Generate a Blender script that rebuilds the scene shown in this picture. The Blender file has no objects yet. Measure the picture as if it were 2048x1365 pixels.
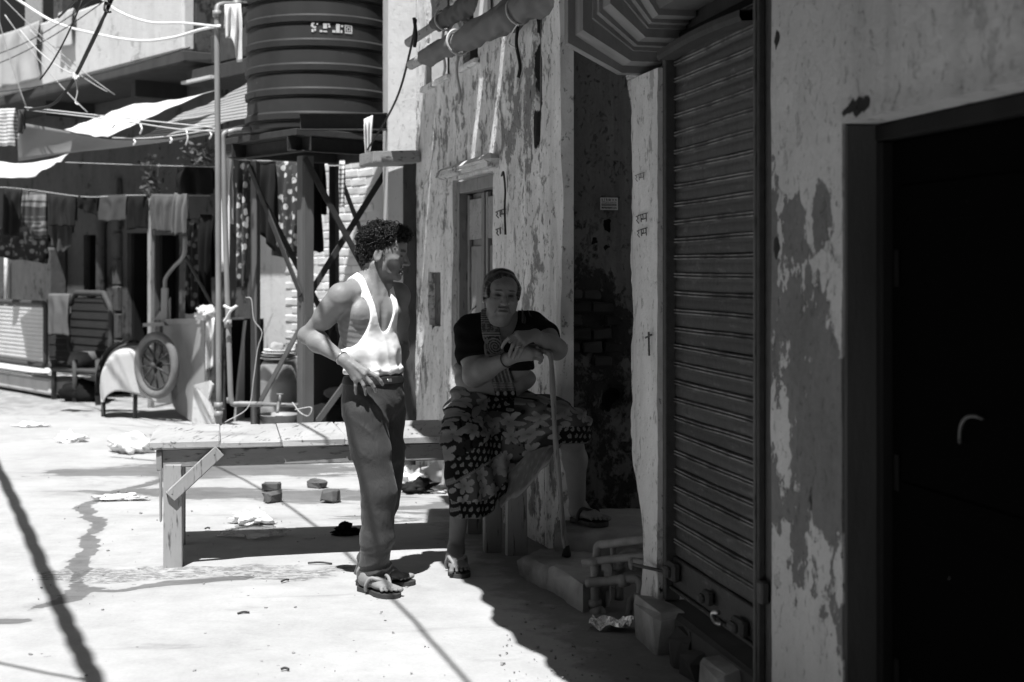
import bpy, math, random
import numpy as np
from mathutils import Vector, Matrix
R = math.radians
random.seed(7)
SC = bpy.context.scene
COL = SC.collection
# ------------------------------------------------------------------ camera
FPX, CX, HY, CH = 2844.0, 1024.0, 540.0, 1.445
cam_d = bpy.data.cameras.new("camera")
cam = bpy.data.objects.new("camera", cam_d); COL.objects.link(cam)
cam.location = (0, 0, CH); cam.rotation_euler = (R(90), 0, 0)
cam_d.sensor_width = 36; cam_d.lens = 50
cam_d.shift_y = -(682.5 - HY) / 2048
cam_d.clip_start = 0.05; cam_d.clip_end = 500
cam_d.dof.use_dof = True; cam_d.dof.focus_distance = 6.6; cam_d.dof.aperture_fstop = 2.8
SC.camera = cam
# ------------------------------------------------------------------ sky and sun (black-and-white picture: the sky's light is made neutral)
SUN = Vector((-0.06, -0.26, 0.61)).normalized()
w = bpy.data.worlds.new("World"); SC.world = w; w.use_nodes = True
nt = w.node_tree; nt.nodes.clear()
sky = nt.nodes.new("ShaderNodeTexSky"); sky.sky_type = 'NISHITA'; sky.sun_disc = False
sky.sun_elevation = math.asin(SUN.z); sky.sun_rotation = math.atan2(SUN.x, SUN.y)
bw = nt.nodes.new("ShaderNodeRGBToBW"); bg = nt.nodes.new("ShaderNodeBackground"); wo = nt.nodes.new("ShaderNodeOutputWorld")
nt.links.new(sky.outputs[0], bw.inputs[0]); nt.links.new(bw.outputs[0], bg.inputs[0]); nt.links.new(bg.outputs[0], wo.inputs[0])
bg.inputs[1].default_value = 0.05
sd = bpy.data.lights.new("sun", 'SUN'); sd.energy = 5.0; sd.angle = R(0.53); sd.color = (1.0, 1.0, 1.0)
so = bpy.data.objects.new("sun", sd); COL.objects.link(so); so.location = (-2, -3, 12)
so.rotation_euler = (-SUN).to_track_quat('-Z', 'Y').to_euler()
SC.view_settings.view_transform = 'Standard'; SC.view_settings.look = 'None'
SC.view_settings.exposure = 0.7; SC.view_settings.gamma = 1.0; SC.view_settings.use_curve_mapping = False
SC.cycles.use_denoising = True; SC.cycles.adaptive_threshold = .02
SC.cycles.max_bounces = 6; SC.cycles.diffuse_bounces = 3; SC.cycles.caustics_reflective = False; SC.cycles.caustics_refractive = False

# ------------------------------------------------------------------ helpers: points
def P(px, py, Y):
    return np.array([(px - CX) * Y / FPX, Y, CH - (py - HY) * Y / FPX])
def G(px, py, z=0.0):
    Y = (CH - z) * FPX / (py - HY)
    return np.array([(px - CX) * Y / FPX, Y, z])
def V3(*a): return np.array(a, dtype=float)
def nrm(v): v = np.asarray(v, float); return v / (np.linalg.norm(v) + 1e-12)
class Fr:                                             # a vertical wall's own frame: u along, d out to the street, z up
    def __init__(s, o, away):
        s.o = V3(o[0], o[1], 0); s.a = nrm((away[0], away[1], 0))
        n = np.array([-s.a[1], s.a[0], 0]); s.n = n if n @ (-s.o) > 0 else -n
    def W(s, u, d, z): return s.o + s.a * u + s.n * d + np.array([0, 0, z])
    def hit(s, px, py, d=0.0):                        # where the sight line meets the plane d in front of the wall
        r = V3((px - CX) / FPX, 1.0, -(py - HY) / FPX); o = s.o + s.n * d
        t = (s.n @ (o - V3(0, 0, 0))) / (s.n @ V3(r[0], r[1], 0))
        p = V3(0, 0, CH) + r * t
        return (p - s.o) @ s.a, p[2], p
# ------------------------------------------------------------------ helpers: noise
def _h(ix, iy, iz, seed):
    with np.errstate(over='ignore'):
        n = (ix.astype(np.uint32) * np.uint32(374761393) + iy.astype(np.uint32) * np.uint32(668265263)
             + iz.astype(np.uint32) * np.uint32(2147483647 & 1274126177) + np.uint32(seed * 1013904223 & 0xffffffff))
        n = (n ^ (n >> np.uint32(13))) * np.uint32(1274126177); n = n ^ (n >> np.uint32(16))
    return (n & np.uint32(0xffff)).astype(np.float32) / 65535.0
def vn(x, y, z, seed=0):                              # value noise, -1..1
    x, y, z = np.broadcast_arrays(np.asarray(x, np.float32), np.asarray(y, np.float32), np.asarray(z, np.float32))
    fx, fy, fz = np.floor(x), np.floor(y), np.floor(z)
    ix, iy, iz = fx.astype(np.int64), fy.astype(np.int64), fz.astype(np.int64)
    tx, ty, tz = x - fx, y - fy, z - fz
    tx, ty, tz = tx*tx*(3-2*tx), ty*ty*(3-2*ty), tz*tz*(3-2*tz)
    r = 0
    for a in (0, 1):
        for b in (0, 1):
            for c in (0, 1):
                r = r + _h(ix+a, iy+b, iz+c, seed) * (tx if a else 1-tx) * (ty if b else 1-ty) * (tz if c else 1-tz)
    return r * 2 - 1
def fbm(x, y, z, seed=0, o=4):
    r, a, s = 0, 1.0, 0
    for i in range(o):
        f = 2.03 ** i; r = r + a * vn(x*f, y*f, z*f, seed + i*17); s += a; a *= .5
    return r / s
def sstep(a, b, x): t = np.clip((x - a) / (b - a + 1e-12), 0, 1); return t*t*(3-2*t)
# ------------------------------------------------------------------ helpers: objects
def obj(name, V, F, mat, parent=None, smooth=False, attrs=None, autos=None):
    V = np.asarray(V, float).reshape(-1, 3)
    me = bpy.data.meshes.new(name)
    if parent is not None:
        root = parent
        while root.parent: root = root.parent
        off = np.array(root.location)
        c = off
    else:
        lo, hi = V.min(0), V.max(0); c = np.array([(lo[0]+hi[0])/2, (lo[1]+hi[1])/2, lo[2]])
    L = V - c
    if isinstance(F, np.ndarray) and F.ndim == 2:
        nf, k = F.shape
        me.vertices.add(len(L)); me.vertices.foreach_set("co", L.astype(np.float32).ravel())
        me.loops.add(nf*k); me.loops.foreach_set("vertex_index", F.astype(np.int32).ravel())
        me.polygons.add(nf); me.polygons.foreach_set("loop_start", np.arange(0, nf*k, k, dtype=np.int32))
        me.update(calc_edges=True)
    else:
        me.from_pydata([tuple(v) for v in L], [], [tuple(int(i) for i in f) for f in F])
    me.validate(verbose=False)
    if smooth: me.polygons.foreach_set("use_smooth", np.ones(len(me.polygons), dtype=bool))
    if attrs:
        for k, v in attrs.items():
            at = me.attributes.new(k, 'FLOAT', 'POINT'); at.data.foreach_set("value", np.asarray(v, np.float32).ravel())
    if mat: me.materials.append(mat)
    o = bpy.data.objects.new(name, me); COL.objects.link(o)
    if parent is not None: o.parent = parent
    else: o.location = c
    if autos and smooth:
        try: me.set_sharp_from_angle(angle=R(autos))
        except Exception: pass
    return o
def inst(name, me, mat4, parent):                     # shares mesh data; mat4 is a world matrix
    o = bpy.data.objects.new(name, me); COL.objects.link(o)
    root = parent
    while root.parent: root = root.parent
    o.parent = parent; o.matrix_local = Matrix.Translation(-root.location) @ mat4
    return o
def thing(name, label, cat, loc, group=None):
    o = bpy.data.objects.new(name, None); COL.objects.link(o); o.location = [float(x) for x in loc]; o.empty_display_size = .1
    tag(o, label, cat, group); return o
def tag(o, label, cat, group=None):
    o["label"] = label; o["category"] = cat
    if group: o["group"] = group
    return o
def struct(o): o["kind"] = "structure"; return o
# ------------------------------------------------------------------ helpers: shapes -> (V, F)
def join(*gs):
    V, F, n = [], [], 0
    for v, f in gs:
        v = np.asarray(v, float).reshape(-1, 3); V.append(v); F += [tuple(int(i)+n for i in q) for q in f]; n += len(v)
    return np.vstack(V), F
def basis(x, zhint=(0, 0, 1)):
    x = nrm(x); z = np.asarray(zhint, float); y = np.cross(z, x)
    if np.linalg.norm(y) < 1e-6: y = np.cross((0, 1, 0), x)
    y = nrm(y); return np.array([x, y, np.cross(x, y)]).T
def box(c, s, Rm=None, b=0.0, jit=0.0, rng=random):   # chamfered box
    hx, hy, hz = s[0]/2, s[1]/2, s[2]/2
    if b <= 0:
        V = np.array([[x, y, z] for x in (-hx, hx) for y in (-hy, hy) for z in (-hz, hz)])
        F = [(0,1,3,2), (4,6,7,5), (0,4,5,1), (2,3,7,6), (0,2,6,4), (1,5,7,3)]
    else:
        b = min(b, hx*.9, hy*.9, hz*.9); V = []; idx = {}
        for sx in (-1, 1):
            for sy in (-1, 1):
                for sz in (-1, 1):
                    for ax in range(3):
                        p = [sx*(hx-b), sy*(hy-b), sz*(hz-b)]; p[ax] = (sx*hx, sy*hy, sz*hz)[ax]
                        idx[(sx, sy, sz, ax)] = len(V); V.append(p)
        V = np.array(V); F = []; g = idx
        for ax in range(3):
            o1, o2 = [(1, 2), (2, 0), (0, 1)][ax]
            for s_ in (-1, 1):
                q = []
                for a_, b_ in ((-1,-1), (1,-1), (1,1), (-1,1)):
                    k = [0, 0, 0]; k[ax] = s_; k[o1] = a_; k[o2] = b_; q.append(g[(k[0], k[1], k[2], ax)])
                F.append(tuple(q if s_ > 0 else q[::-1]))
        for ax in range(3):                            # edges
            o1, o2 = [(1, 2), (2, 0), (0, 1)][ax]
            for a_ in (-1, 1):
                for b_ in (-1, 1):
                    k0 = [0, 0, 0]; k0[o1] = a_; k0[o2] = b_; k1 = list(k0); k0[ax] = -1; k1[ax] = 1
                    q = [g[(*k0, o1)], g[(*k1, o1)], g[(*k1, o2)], g[(*k0, o2)]]
                    F.append(tuple(q if a_*b_ < 0 else q[::-1]))
        for sx in (-1, 1):
            for sy in (-1, 1):
                for sz in (-1, 1):
                    q = [g[(sx, sy, sz, 0)], g[(sx, sy, sz, 1)], g[(sx, sy, sz, 2)]]
                    F.append(tuple(q if sx*sy*sz > 0 else q[::-1]))
    if jit: V = V + np.array([[rng.uniform(-jit, jit) for _ in range(3)] for _ in V])
    if Rm is not None: V = V @ np.asarray(Rm).T
    return V + np.asarray(c, float), F
def bar(a, b_, w, t, up=(0, 0, 1), bev=0.0, jit=0.0):  # box from a to b, w across, t along up
    a, b_ = np.asarray(a, float), np.asarray(b_, float); L = np.linalg.norm(b_-a)
    return box((a+b_)/2, (L, w, t), basis(b_-a, up), bev, jit)
def tube(path, r, n=8, cap=True, closed=False):
    p = np.asarray(path, float); m = len(p); rr = np.broadcast_to(np.asarray(r, float), (m,))
    T = np.zeros_like(p)
    if closed: T = np.roll(p, -1, 0) - np.roll(p, 1, 0)
    else: T[1:-1] = p[2:] - p[:-2]; T[0] = p[1]-p[0]; T[-1] = p[-1]-p[-2]
    T /= (np.linalg.norm(T, axis=1)[:, None] + 1e-12)
    h = np.array([0, 0, 1.0]) if abs(T[0][2]) < .9 else np.array([1.0, 0, 0])
    x = nrm(np.cross(T[0], h)); V = []
    for i in range(m):
        x = nrm(x - T[i]*(x @ T[i])); y = np.cross(T[i], x)
        for k in range(n):
            a = 2*math.pi*k/n; V.append(p[i] + rr[i]*(math.cos(a)*x + math.sin(a)*y))
    F = []
    for i in range(m if closed else m-1):
        j = (i+1) % m
        for k in range(n): F.append((i*n+k, i*n+(k+1) % n, j*n+(k+1) % n, j*n+k))
    if cap and not closed: F += [tuple(range(n))[::-1], tuple((m-1)*n+k for k in range(n))]
    return np.array(V), F
def curve(pts, n=8):                                   # catmull-rom through points
    p = [np.asarray(q, float) for q in pts]; p = [2*p[0]-p[1]] + p + [2*p[-1]-p[-2]]; out = []
    for i in range(1, len(p)-2):
        for k in range(n):
            t = k/n; a, b, c, d = p[i-1], p[i], p[i+1], p[i+2]
            out.append(.5*((2*b) + (c-a)*t + (2*a-5*b+4*c-d)*t*t + (3*b-a-3*c+d)*t**3))
    out.append(p[-2]); return np.array(out)
def sag(a, b, s, n=14):
    a, b = np.asarray(a, float), np.asarray(b, float)
    return np.array([a+(b-a)*t - np.array([0, 0, 4*s*t*(1-t)]) for t in np.linspace(0, 1, n)])
def lathe(prof, c, n=32, axis=None):
    V = []; m = len(prof); Rm = basis(axis, (0, 1, .01)) if axis is not None else None
    for r, z in prof:
        for k in range(n):
            a = 2*math.pi*k/n; q = np.array([r*math.cos(a), r*math.sin(a), z])
            V.append(q)
    V = np.array(V)
    if Rm is not None: V = V[:, [2, 0, 1]] @ Rm.T      # z of the profile goes along axis
    F = [(i*n+k, i*n+(k+1) % n, (i+1)*n+(k+1) % n, (i+1)*n+k) for i in range(m-1) for k in range(n)]
    return V + np.asarray(c, float), F
def grid(fn, nu, nv, both=0.0):                        # fn(u,v) arrays -> points; optional thickness via second layer
    U, Vv = np.meshgrid(np.linspace(0, 1, nu), np.linspace(0, 1, nv), indexing='ij')
    p = np.stack(fn(U, Vv), -1).reshape(-1, 3)
    F = [(i*nv+j, (i+1)*nv+j, (i+1)*nv+j+1, i*nv+j+1) for i in range(nu-1) for j in range(nv-1)]
    if both:
        q = p.reshape(nu, nv, 3); du = np.gradient(q, axis=0); dv = np.gradient(q, axis=1)
        n = np.cross(du, dv); n /= (np.linalg.norm(n, axis=-1, keepdims=True)+1e-12)
        p2 = (q - n*both).reshape(-1, 3); N = len(p)
        F2 = [tuple(i+N for i in f[::-1]) for f in F]
        rim = [i*nv for i in range(nu)] + [(nu-1)*nv+j for j in range(1, nv)] + [i*nv+nv-1 for i in range(nu-2, -1, -1)] + [j for j in range(nv-2, 0, -1)]
        F3 = [(rim[k], rim[(k+1) % len(rim)], rim[(k+1) % len(rim)]+N, rim[k]+N) for k in range(len(rim))]
        F3 = [f[::-1] for f in F3]
        return np.vstack([p, p2]), F+F2+F3
    return p, F
def prism(poly, o, ax, ay, h):                         # polygon in (ax,ay) at o, extruded along h
    o, ax, ay, h = (np.asarray(q, float) for q in (o, ax, ay, h)); n = len(poly)
    b = np.array([o + ax*x + ay*y for x, y in poly]); V = np.vstack([b, b+h])
    F = [tuple(range(n))[::-1], tuple(range(n, 2*n))] + [(k, (k+1) % n, n+(k+1) % n, n+k) for k in range(n)]
    return V, F
# ------------------------------------------------------------------ helpers: materials
class NM:
    def __init__(s, name):
        s.m = bpy.data.materials.new(name); s.m.use_nodes = True; s.t = s.m.node_tree; s.t.nodes.clear()
        s.b = s.t.nodes.new("ShaderNodeBsdfPrincipled"); o = s.t.nodes.new("ShaderNodeOutputMaterial")
        s.t.links.new(s.b.outputs[0], o.inputs[0]); s.out = o
        g = s.t.nodes.new("ShaderNodeNewGeometry"); s.pos = g.outputs["Position"]
    def put(s, sock, v):
        if hasattr(v, "links"): s.t.links.new(v, sock)
        elif isinstance(v, (int, float)) and hasattr(sock, "default_value") and sock.type == 'RGBA': sock.default_value = (v, v, v, 1)
        else: sock.default_value = v
    def mapped(s, sc):
        n = s.t.nodes.new("ShaderNodeVectorMath"); n.operation = 'MULTIPLY'; s.put(n.inputs[0], s.pos); n.inputs[1].default_value = sc; return n.outputs[0]
    def noise(s, scale=5, detail=5, stretch=(1, 1, 1), rough=.55, dist=0, off=0):
        n = s.t.nodes.new("ShaderNodeTexNoise"); v = s.mapped(stretch)
        if off:
            a = s.t.nodes.new("ShaderNodeVectorMath"); a.operation = 'ADD'; s.put(a.inputs[0], v); a.inputs[1].default_value = (off, off*1.3, off*.7); v = a.outputs[0]
        s.put(n.inputs["Vector"], v); n.inputs["Scale"].default_value = scale; n.inputs["Detail"].default_value = detail
        n.inputs["Roughness"].default_value = rough; n.inputs["Distortion"].default_value = dist; return n.outputs[0]
    def voro(s, scale=5, stretch=(1, 1, 1), feat='F1', rnd=1.0):
        n = s.t.nodes.new("ShaderNodeTexVoronoi"); n.feature = feat; s.put(n.inputs["Vector"], s.mapped(stretch)); n.inputs["Scale"].default_value = scale; n.inputs["Randomness"].default_value = rnd; return n.outputs[0]
    def wave(s, scale, direction='X', dist=0.0, stretch=(1, 1, 1)):
        n = s.t.nodes.new("ShaderNodeTexWave"); n.bands_direction = direction; s.put(n.inputs["Vector"], s.mapped(stretch)); n.inputs["Scale"].default_value = scale; n.inputs["Distortion"].default_value = dist; n.inputs["Detail"].default_value = 2; return n.outputs[1]
    def attr(s, name):
        n = s.t.nodes.new("ShaderNodeAttribute"); n.attribute_name = name; return n.outputs["Fac"]
    def rnd(s):
        n = s.t.nodes.new("ShaderNodeObjectInfo"); return n.outputs["Random"]
    def ma(s, op, a, b=0.0, clamp=False):
        n = s.t.nodes.new("ShaderNodeMath"); n.operation = op; n.use_clamp = clamp; s.put(n.inputs[0], a); s.put(n.inputs[1], b); return n.outputs[0]
    def step(s, x, a, b):
        n = s.t.nodes.new("ShaderNodeMapRange"); n.interpolation_type = 'SMOOTHSTEP'; s.put(n.inputs[0], x)
        n.inputs[1].default_value = a; n.inputs[2].default_value = b; return n.outputs[0]
    def mix(s, f, a, b):
        n = s.t.nodes.new("ShaderNodeMix"); n.data_type = 'FLOAT'; s.put(n.inputs[0], f); s.put(n.inputs[2], a); s.put(n.inputs[3], b); return n.outputs[0]
    def fin(s, col, rough=.8, bump=None, bs=.3, bd=.01, metal=0.0, spec=.3, extra=None):
        s.put(s.b.inputs["Base Color"], col); s.put(s.b.inputs["Roughness"], rough); s.put(s.b.inputs["Metallic"], metal); s.b.inputs["Specular IOR Level"].default_value = spec
        if bump is not None:
            n = s.t.nodes.new("ShaderNodeBump"); n.inputs["Strength"].default_value = bs; n.inputs["Distance"].default_value = bd
            s.put(n.inputs["Height"], bump); s.t.links.new(n.outputs[0], s.b.inputs["Normal"])
        if extra:
            for k, v in extra.items(): s.put(s.b.inputs[k], v)
        return s.m
def simple(name, col, rough=.8, var=.25, sc=6, det=6, stretch=(1, 1, 1), bump=.25, bsc=None, metal=0.0, spec=.3, rnd=0.0, dirt=0.0, **ex):
    n = NM(name); f = n.noise(sc, det, stretch)
    c = n.ma('MULTIPLY', col, n.ma('ADD', 1-var, n.ma('MULTIPLY', f, 2*var)))
    if rnd: c = n.ma('MULTIPLY', c, n.ma('ADD', 1-rnd, n.ma('MULTIPLY', n.rnd(), 2*rnd)))
    if dirt: c = n.mix(n.ma('MULTIPLY', n.step(n.noise(sc*.35, 8, stretch, off=9.1), .45, .65), dirt), c, col*.25)
    return n.fin(c, rough, n.noise(bsc or sc*6, 5, stretch), bump, .006, metal, spec, ex or None)
def plaster(name, light, dark, hole=.03, sc=2.2, zs=.35, fleck=.5, attr=True, bs=.5, streak=.25, thr=.26, mott=.3, soft=.10):
    """painted lime plaster: the paint (light) has come off along ragged vertical patches (dark); attribute 'peel' says where more of it is gone"""
    n = NM(name)
    big = n.noise(sc, 4, (1, 1, zs), .6, .3); mid = n.noise(sc*4.5, 6, (1, 1, .75), .68, .3, off=2.2); fine = n.noise(sc*18, 4, (1, 1, .8), .65); tone = n.noise(.9, 3, off=3.3)
    pe = n.attr('peel') if attr else 0.0
    x = n.ma('ADD', n.ma('MULTIPLY', n.ma('SUBTRACT', big, .5), 1.9), n.ma('ADD', n.ma('MULTIPLY', pe, .50), n.ma('ADD', n.ma('MULTIPLY', n.ma('SUBTRACT', mid, .5), 1.9), n.ma('MULTIPLY', n.ma('SUBTRACT', fine, .5), .7))))
    m = n.step(x, thr, thr+soft)
    st = n.noise(7, 4, (1, 1, .05), .6, off=5.7); mo = n.noise(5, 5, (1, 1, .6), .65, .4, off=6.6)
    lc = n.ma('MULTIPLY', light, n.ma('ADD', 1-streak*1.4-mott, n.ma('ADD', n.ma('MULTIPLY', st, streak*1.6), n.ma('ADD', n.ma('MULTIPLY', mo, 2*mott), n.ma('MULTIPLY', tone, streak*1.2)))))
    drip = n.step(n.noise(4.2, 5, (1, 1, .045), .7, .2, off=15), .50, .68); lc = n.ma('MULTIPLY', lc, n.ma('SUBTRACT', 1.0, n.ma('MULTIPLY', drip, streak*1.2)))
    dc = n.ma('MULTIPLY', dark, n.ma('ADD', .45, n.ma('ADD', n.ma('MULTIPLY', fine, .5), n.ma('MULTIPLY', mo, .6))))
    c = n.mix(m, lc, dc)
    fl = n.step(n.noise(40, 4, (1, 1, .6), .7, .2, off=1.9), .61, .66); fl2 = n.step(n.noise(12, 6, (1, 1, .6), .72, .3, off=11.9), .60, .635); fl = n.ma('MAXIMUM', fl, n.ma('MULTIPLY', fl2, .8))
    c = n.mix(n.ma('MULTIPLY', fl, fleck), c, dark*.4)
    if attr:
        hm = n.step(n.ma('ADD', n.attr('hole'), n.ma('MULTIPLY', n.ma('SUBTRACT', n.noise(9, 5, (1, 1, .6), off=8), .5), 2.0)), .45, .53)
        c = n.mix(hm, c, hole)
    h = n.ma('ADD', n.ma('MULTIPLY', m, -1.0), n.ma('ADD', n.ma('MULTIPLY', mid, 1.2), n.ma('ADD', n.ma('MULTIPLY', fine, .7), n.ma('MULTIPLY', fl, -.7))))
    return n.fin(c, .92, h, bs, .013, 0, .12)
def wood(name, col, axis='x', var=.45, rough=.8, sc=9, rot=None, rv=.4):
    n = NM(name); st = {'x': (.12, 1, 1), 'y': (1, .12, 1), 'z': (1, 1, .12)}[axis]
    g = n.noise(sc, 7, st, .65, .6); g2 = n.noise(sc*6, 4, st, .6); d = n.noise(2.5, 5)
    c = n.ma('MULTIPLY', col, n.ma('ADD', 1-var, n.ma('ADD', n.ma('MULTIPLY', g, var), n.ma('MULTIPLY', d, var))))
    c = n.mix(n.step(g2, .56, .70), c, col*.28); c = n.mix(n.ma('MULTIPLY', n.step(n.noise(3.5, 6, off=13), .55, .68), .5), c, col*.45)
    c = n.ma('MULTIPLY', c, n.ma('ADD', 1-rv/2, n.ma('MULTIPLY', n.rnd(), rv)))
    return n.fin(c, rough, n.ma('ADD', g, n.ma('MULTIPLY', g2, .6)), .5, .004, 0, .2)
# ================================================================== materials shared by the setting
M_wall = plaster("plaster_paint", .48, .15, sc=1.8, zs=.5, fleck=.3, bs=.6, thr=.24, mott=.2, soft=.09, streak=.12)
M_house = plaster("house_lime_plaster", .66, .22, sc=1.5, zs=.6, fleck=.7, bs=.8, streak=.18, thr=.12, mott=.45, soft=.2)
M_strip = plaster("strip_plaster", .58, .24, sc=3.0, zs=.22, fleck=.6, bs=.6)
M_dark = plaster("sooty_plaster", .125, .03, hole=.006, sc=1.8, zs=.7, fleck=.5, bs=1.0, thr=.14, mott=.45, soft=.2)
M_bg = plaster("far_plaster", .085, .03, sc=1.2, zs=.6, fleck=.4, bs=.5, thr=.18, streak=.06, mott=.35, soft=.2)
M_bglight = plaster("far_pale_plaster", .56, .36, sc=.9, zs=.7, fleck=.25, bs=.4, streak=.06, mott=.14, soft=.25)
M_grey = simple("grey_jamb_plaster", .09, .9, .25, 5, 7, (1, 1, .3), .3, 60, dirt=.5)
M_black = simple("black_paint", .008, .7, .4, 3, 6, bump=.2, spec=.05)
M_soot = simple("soot_concrete", .045, .95, .5, 6, 8, (1, 1, .2), .5, 50)
M_stone = simple("step_stone", .34, .9, .5, 6, 8, bump=1.0, bsc=22, dirt=.7)
M_brick = simple("old_brick", .035, .95, .45, 12, 7, bump=.6, bsc=60, rnd=.5)
M_whitebrick = simple("whitewashed_brick", .66, .9, .12, 9, 7, bump=.4, bsc=50, rnd=.1, dirt=.15)
M_rust = simple("rusted_iron", .05, .75, .5, 30, 7, bump=.4, bsc=150, spec=.4)
M_door = wood("grey_door_wood", .20, 'z', .5)
M_doordark = simple("dark_interior", .006, .9, .2)
M_cable = simple("black_cable", .02, .6, .2, 20)

# ================================================================== ground
def gz(x, y):
    return (fbm(x*.7, y*.7, 0, 3, 3)*.010 + fbm(x*5, y*5, 0, 8, 3)*.0035)
def seg(px, py, pts, w):                                # soft distance mask to a ground polyline
    best = np.full(px.shape, 9.0)
    for (a, b) in zip(pts[:-1], pts[1:]):
        ax, ay, bx, by = a[0], a[1], b[0], b[1]; dx, dy = bx-ax, by-ay
        t = np.clip(((px-ax)*dx + (py-ay)*dy)/(dx*dx+dy*dy+1e-9), 0, 1)
        best = np.minimum(best, np.hypot(px-ax-t*dx, py-ay-t*dy))
    return 1 - sstep(0, w, best)
def blob(px, py, c, rx, ry): return 1 - sstep(.3, 1.3, np.hypot((px-c[0])/rx, (py-c[1])/ry))
def make_ground():
    xs = np.concatenate([np.linspace(-60, -9, 10), np.arange(-8.4, 2.41, .045), np.linspace(3, 60, 12)])
    ys = np.concatenate([np.linspace(-30, 2.5, 12), np.arange(3, 13, .045), np.arange(13, 22, .12), np.linspace(23, 120, 14)])
    X, Y = np.meshgrid(xs, ys, indexing='ij'); Z = gz(X, Y)
    near = sstep(26, 20, Y)*sstep(-10, -8, X)*sstep(4, 2, X); Z = Z*near
    g = lambda *q: [G(a, b) for a, b in q]
    # run-off trickle that rounds the bench's corner
    X2, Y2 = X + .10*fbm(X*2.1, Y*2.1, 0, 61, 4), Y + .16*fbm(X*2.1, Y*2.1, 3, 67, 4)
    tr = np.maximum(seg(X2, Y2, g((330, 960), (225, 985), (190, 1010), (178, 1060), (182, 1095), (168, 1130), (170, 1172), (235, 1182), (330, 1172), (480, 1160)), .085),
                    seg(X2, Y2, g((165, 1178), (120, 1205), (60, 1218)), .10))
    tr = np.maximum(tr, .8*seg(X, Y, g((0, 1240), (35, 1243)), .12))
    wet = np.maximum(tr*1.2, .85*blob(X, Y, G(330, 945), 1.1, .45))
    for (a, b, rx, ry, s) in ((500, 940, 1.6, .5, .85), (400, 985, 1.3, .3, .85), (620, 990, 1.2, .35, .85), (720, 1040, .6, .35, .5), (880, 1010, .7, .6, .6), (250, 990, .5, .25, .7), (860, 960, .5, .8, .6)):
        wet = np.maximum(wet, s*blob(X, Y, G(a, b), rx, ry))
    spk = np.maximum(blob(X2, Y2, G(400, 1148), .85, .20), .75*blob(X2, Y2, G(620, 1136), .6, .15))
    # dirt along the right-hand walls, its colour darkened to deepen the shade there
    dirt = sstep(-.30, .30, X + .235*(Y-5.9)-.10)
    dirt = np.maximum(dirt*sstep(9.6, 7.6, Y), sstep(12.2, 15.5, Y)*.55)
    Z = Z - tr*.006*near
    n1, n2 = X.shape; V = np.stack([X, Y, Z], -1).reshape(-1, 3)
    i, j = np.meshgrid(np.arange(n1-1), np.arange(n2-1), indexing='ij'); a = (i*n2+j).ravel()
    F = np.stack([a, a+n2, a+n2+1, a+1], -1)
    n = NM("trodden_concrete")
    big = n.noise(1.3, 8, rough=.62); mid = n.noise(7, 8, rough=.62, off=4); fine = n.noise(60, 5, rough=.6); streaky = n.noise(3.2, 7, (.45, 1.5, 1), .65, .8, off=2)
    base = n.ma('MULTIPLY', .37, n.ma('ADD', .42, n.ma('ADD', n.ma('MULTIPLY', big, .50), n.ma('ADD', n.ma('MULTIPLY', mid, .42), n.ma('MULTIPLY', fine, .24)))))
    sm = n.step(n.noise(2.4, 7, (.5, 1.3, 1), .68, .6, off=21), .56, .72); base = n.mix(n.ma('MULTIPLY', sm, .38), base, .15)
    wm = n.step(n.ma('ADD', n.attr('wet'), n.ma('MULTIPLY', n.ma('SUBTRACT', streaky, .5), 2.4)), .50, .64)
    base = n.mix(n.ma('MULTIPLY', n.ma('MULTIPLY', n.attr('wet'), n.step(n.noise(4.5, 7, (.6, 1.4, 1), .7, .5, off=31), .40, .66)), .62, True), base, .11)
    base = n.mix(n.ma('MULTIPLY', wm, .70), base, .085)
    sp = n.ma('MULTIPLY', n.step(n.ma('ADD', n.attr('spk'), n.ma('MULTIPLY', n.ma('SUBTRACT', n.noise(2.5, 6, off=6), .5), 2.2)), .40, .60), n.step(n.noise(26, 7, (.8, 1.4, 1), .78, .4, off=7), .42, .60))
    base = n.mix(n.ma('MULTIPLY', sp, .75), base, .08)
    dm = n.step(n.ma('ADD', n.attr('dirt'), n.ma('MULTIPLY', n.ma('SUBTRACT', mid, .5), 1.6)), .25, .75)
    base = n.mix(n.ma('MULTIPLY', dm, .80), base, n.ma('MULTIPLY', .13, n.ma('ADD', .45, n.ma('ADD', mid, n.ma('MULTIPLY', fine, .4)))))
    pits = n.step(n.noise(17, 4, off=12), .70, .74); base = n.mix(n.ma('MULTIPLY', pits, .45), base, .12)
    ro = n.mix(n.ma('MULTIPLY', wm, .7), .92, .38)
    m = n.fin(base, ro, n.ma('ADD', n.ma('MULTIPLY', mid, .8), n.ma('ADD', n.ma('MULTIPLY', fine, .35), n.ma('MULTIPLY', sp, -.4))), .45, .012, 0, .25)
    o = obj("ground", V, F, m, smooth=True, attrs={'wet': wet, 'spk': spk, 'dirt': dirt}); struct(o)
make_ground()

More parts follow.
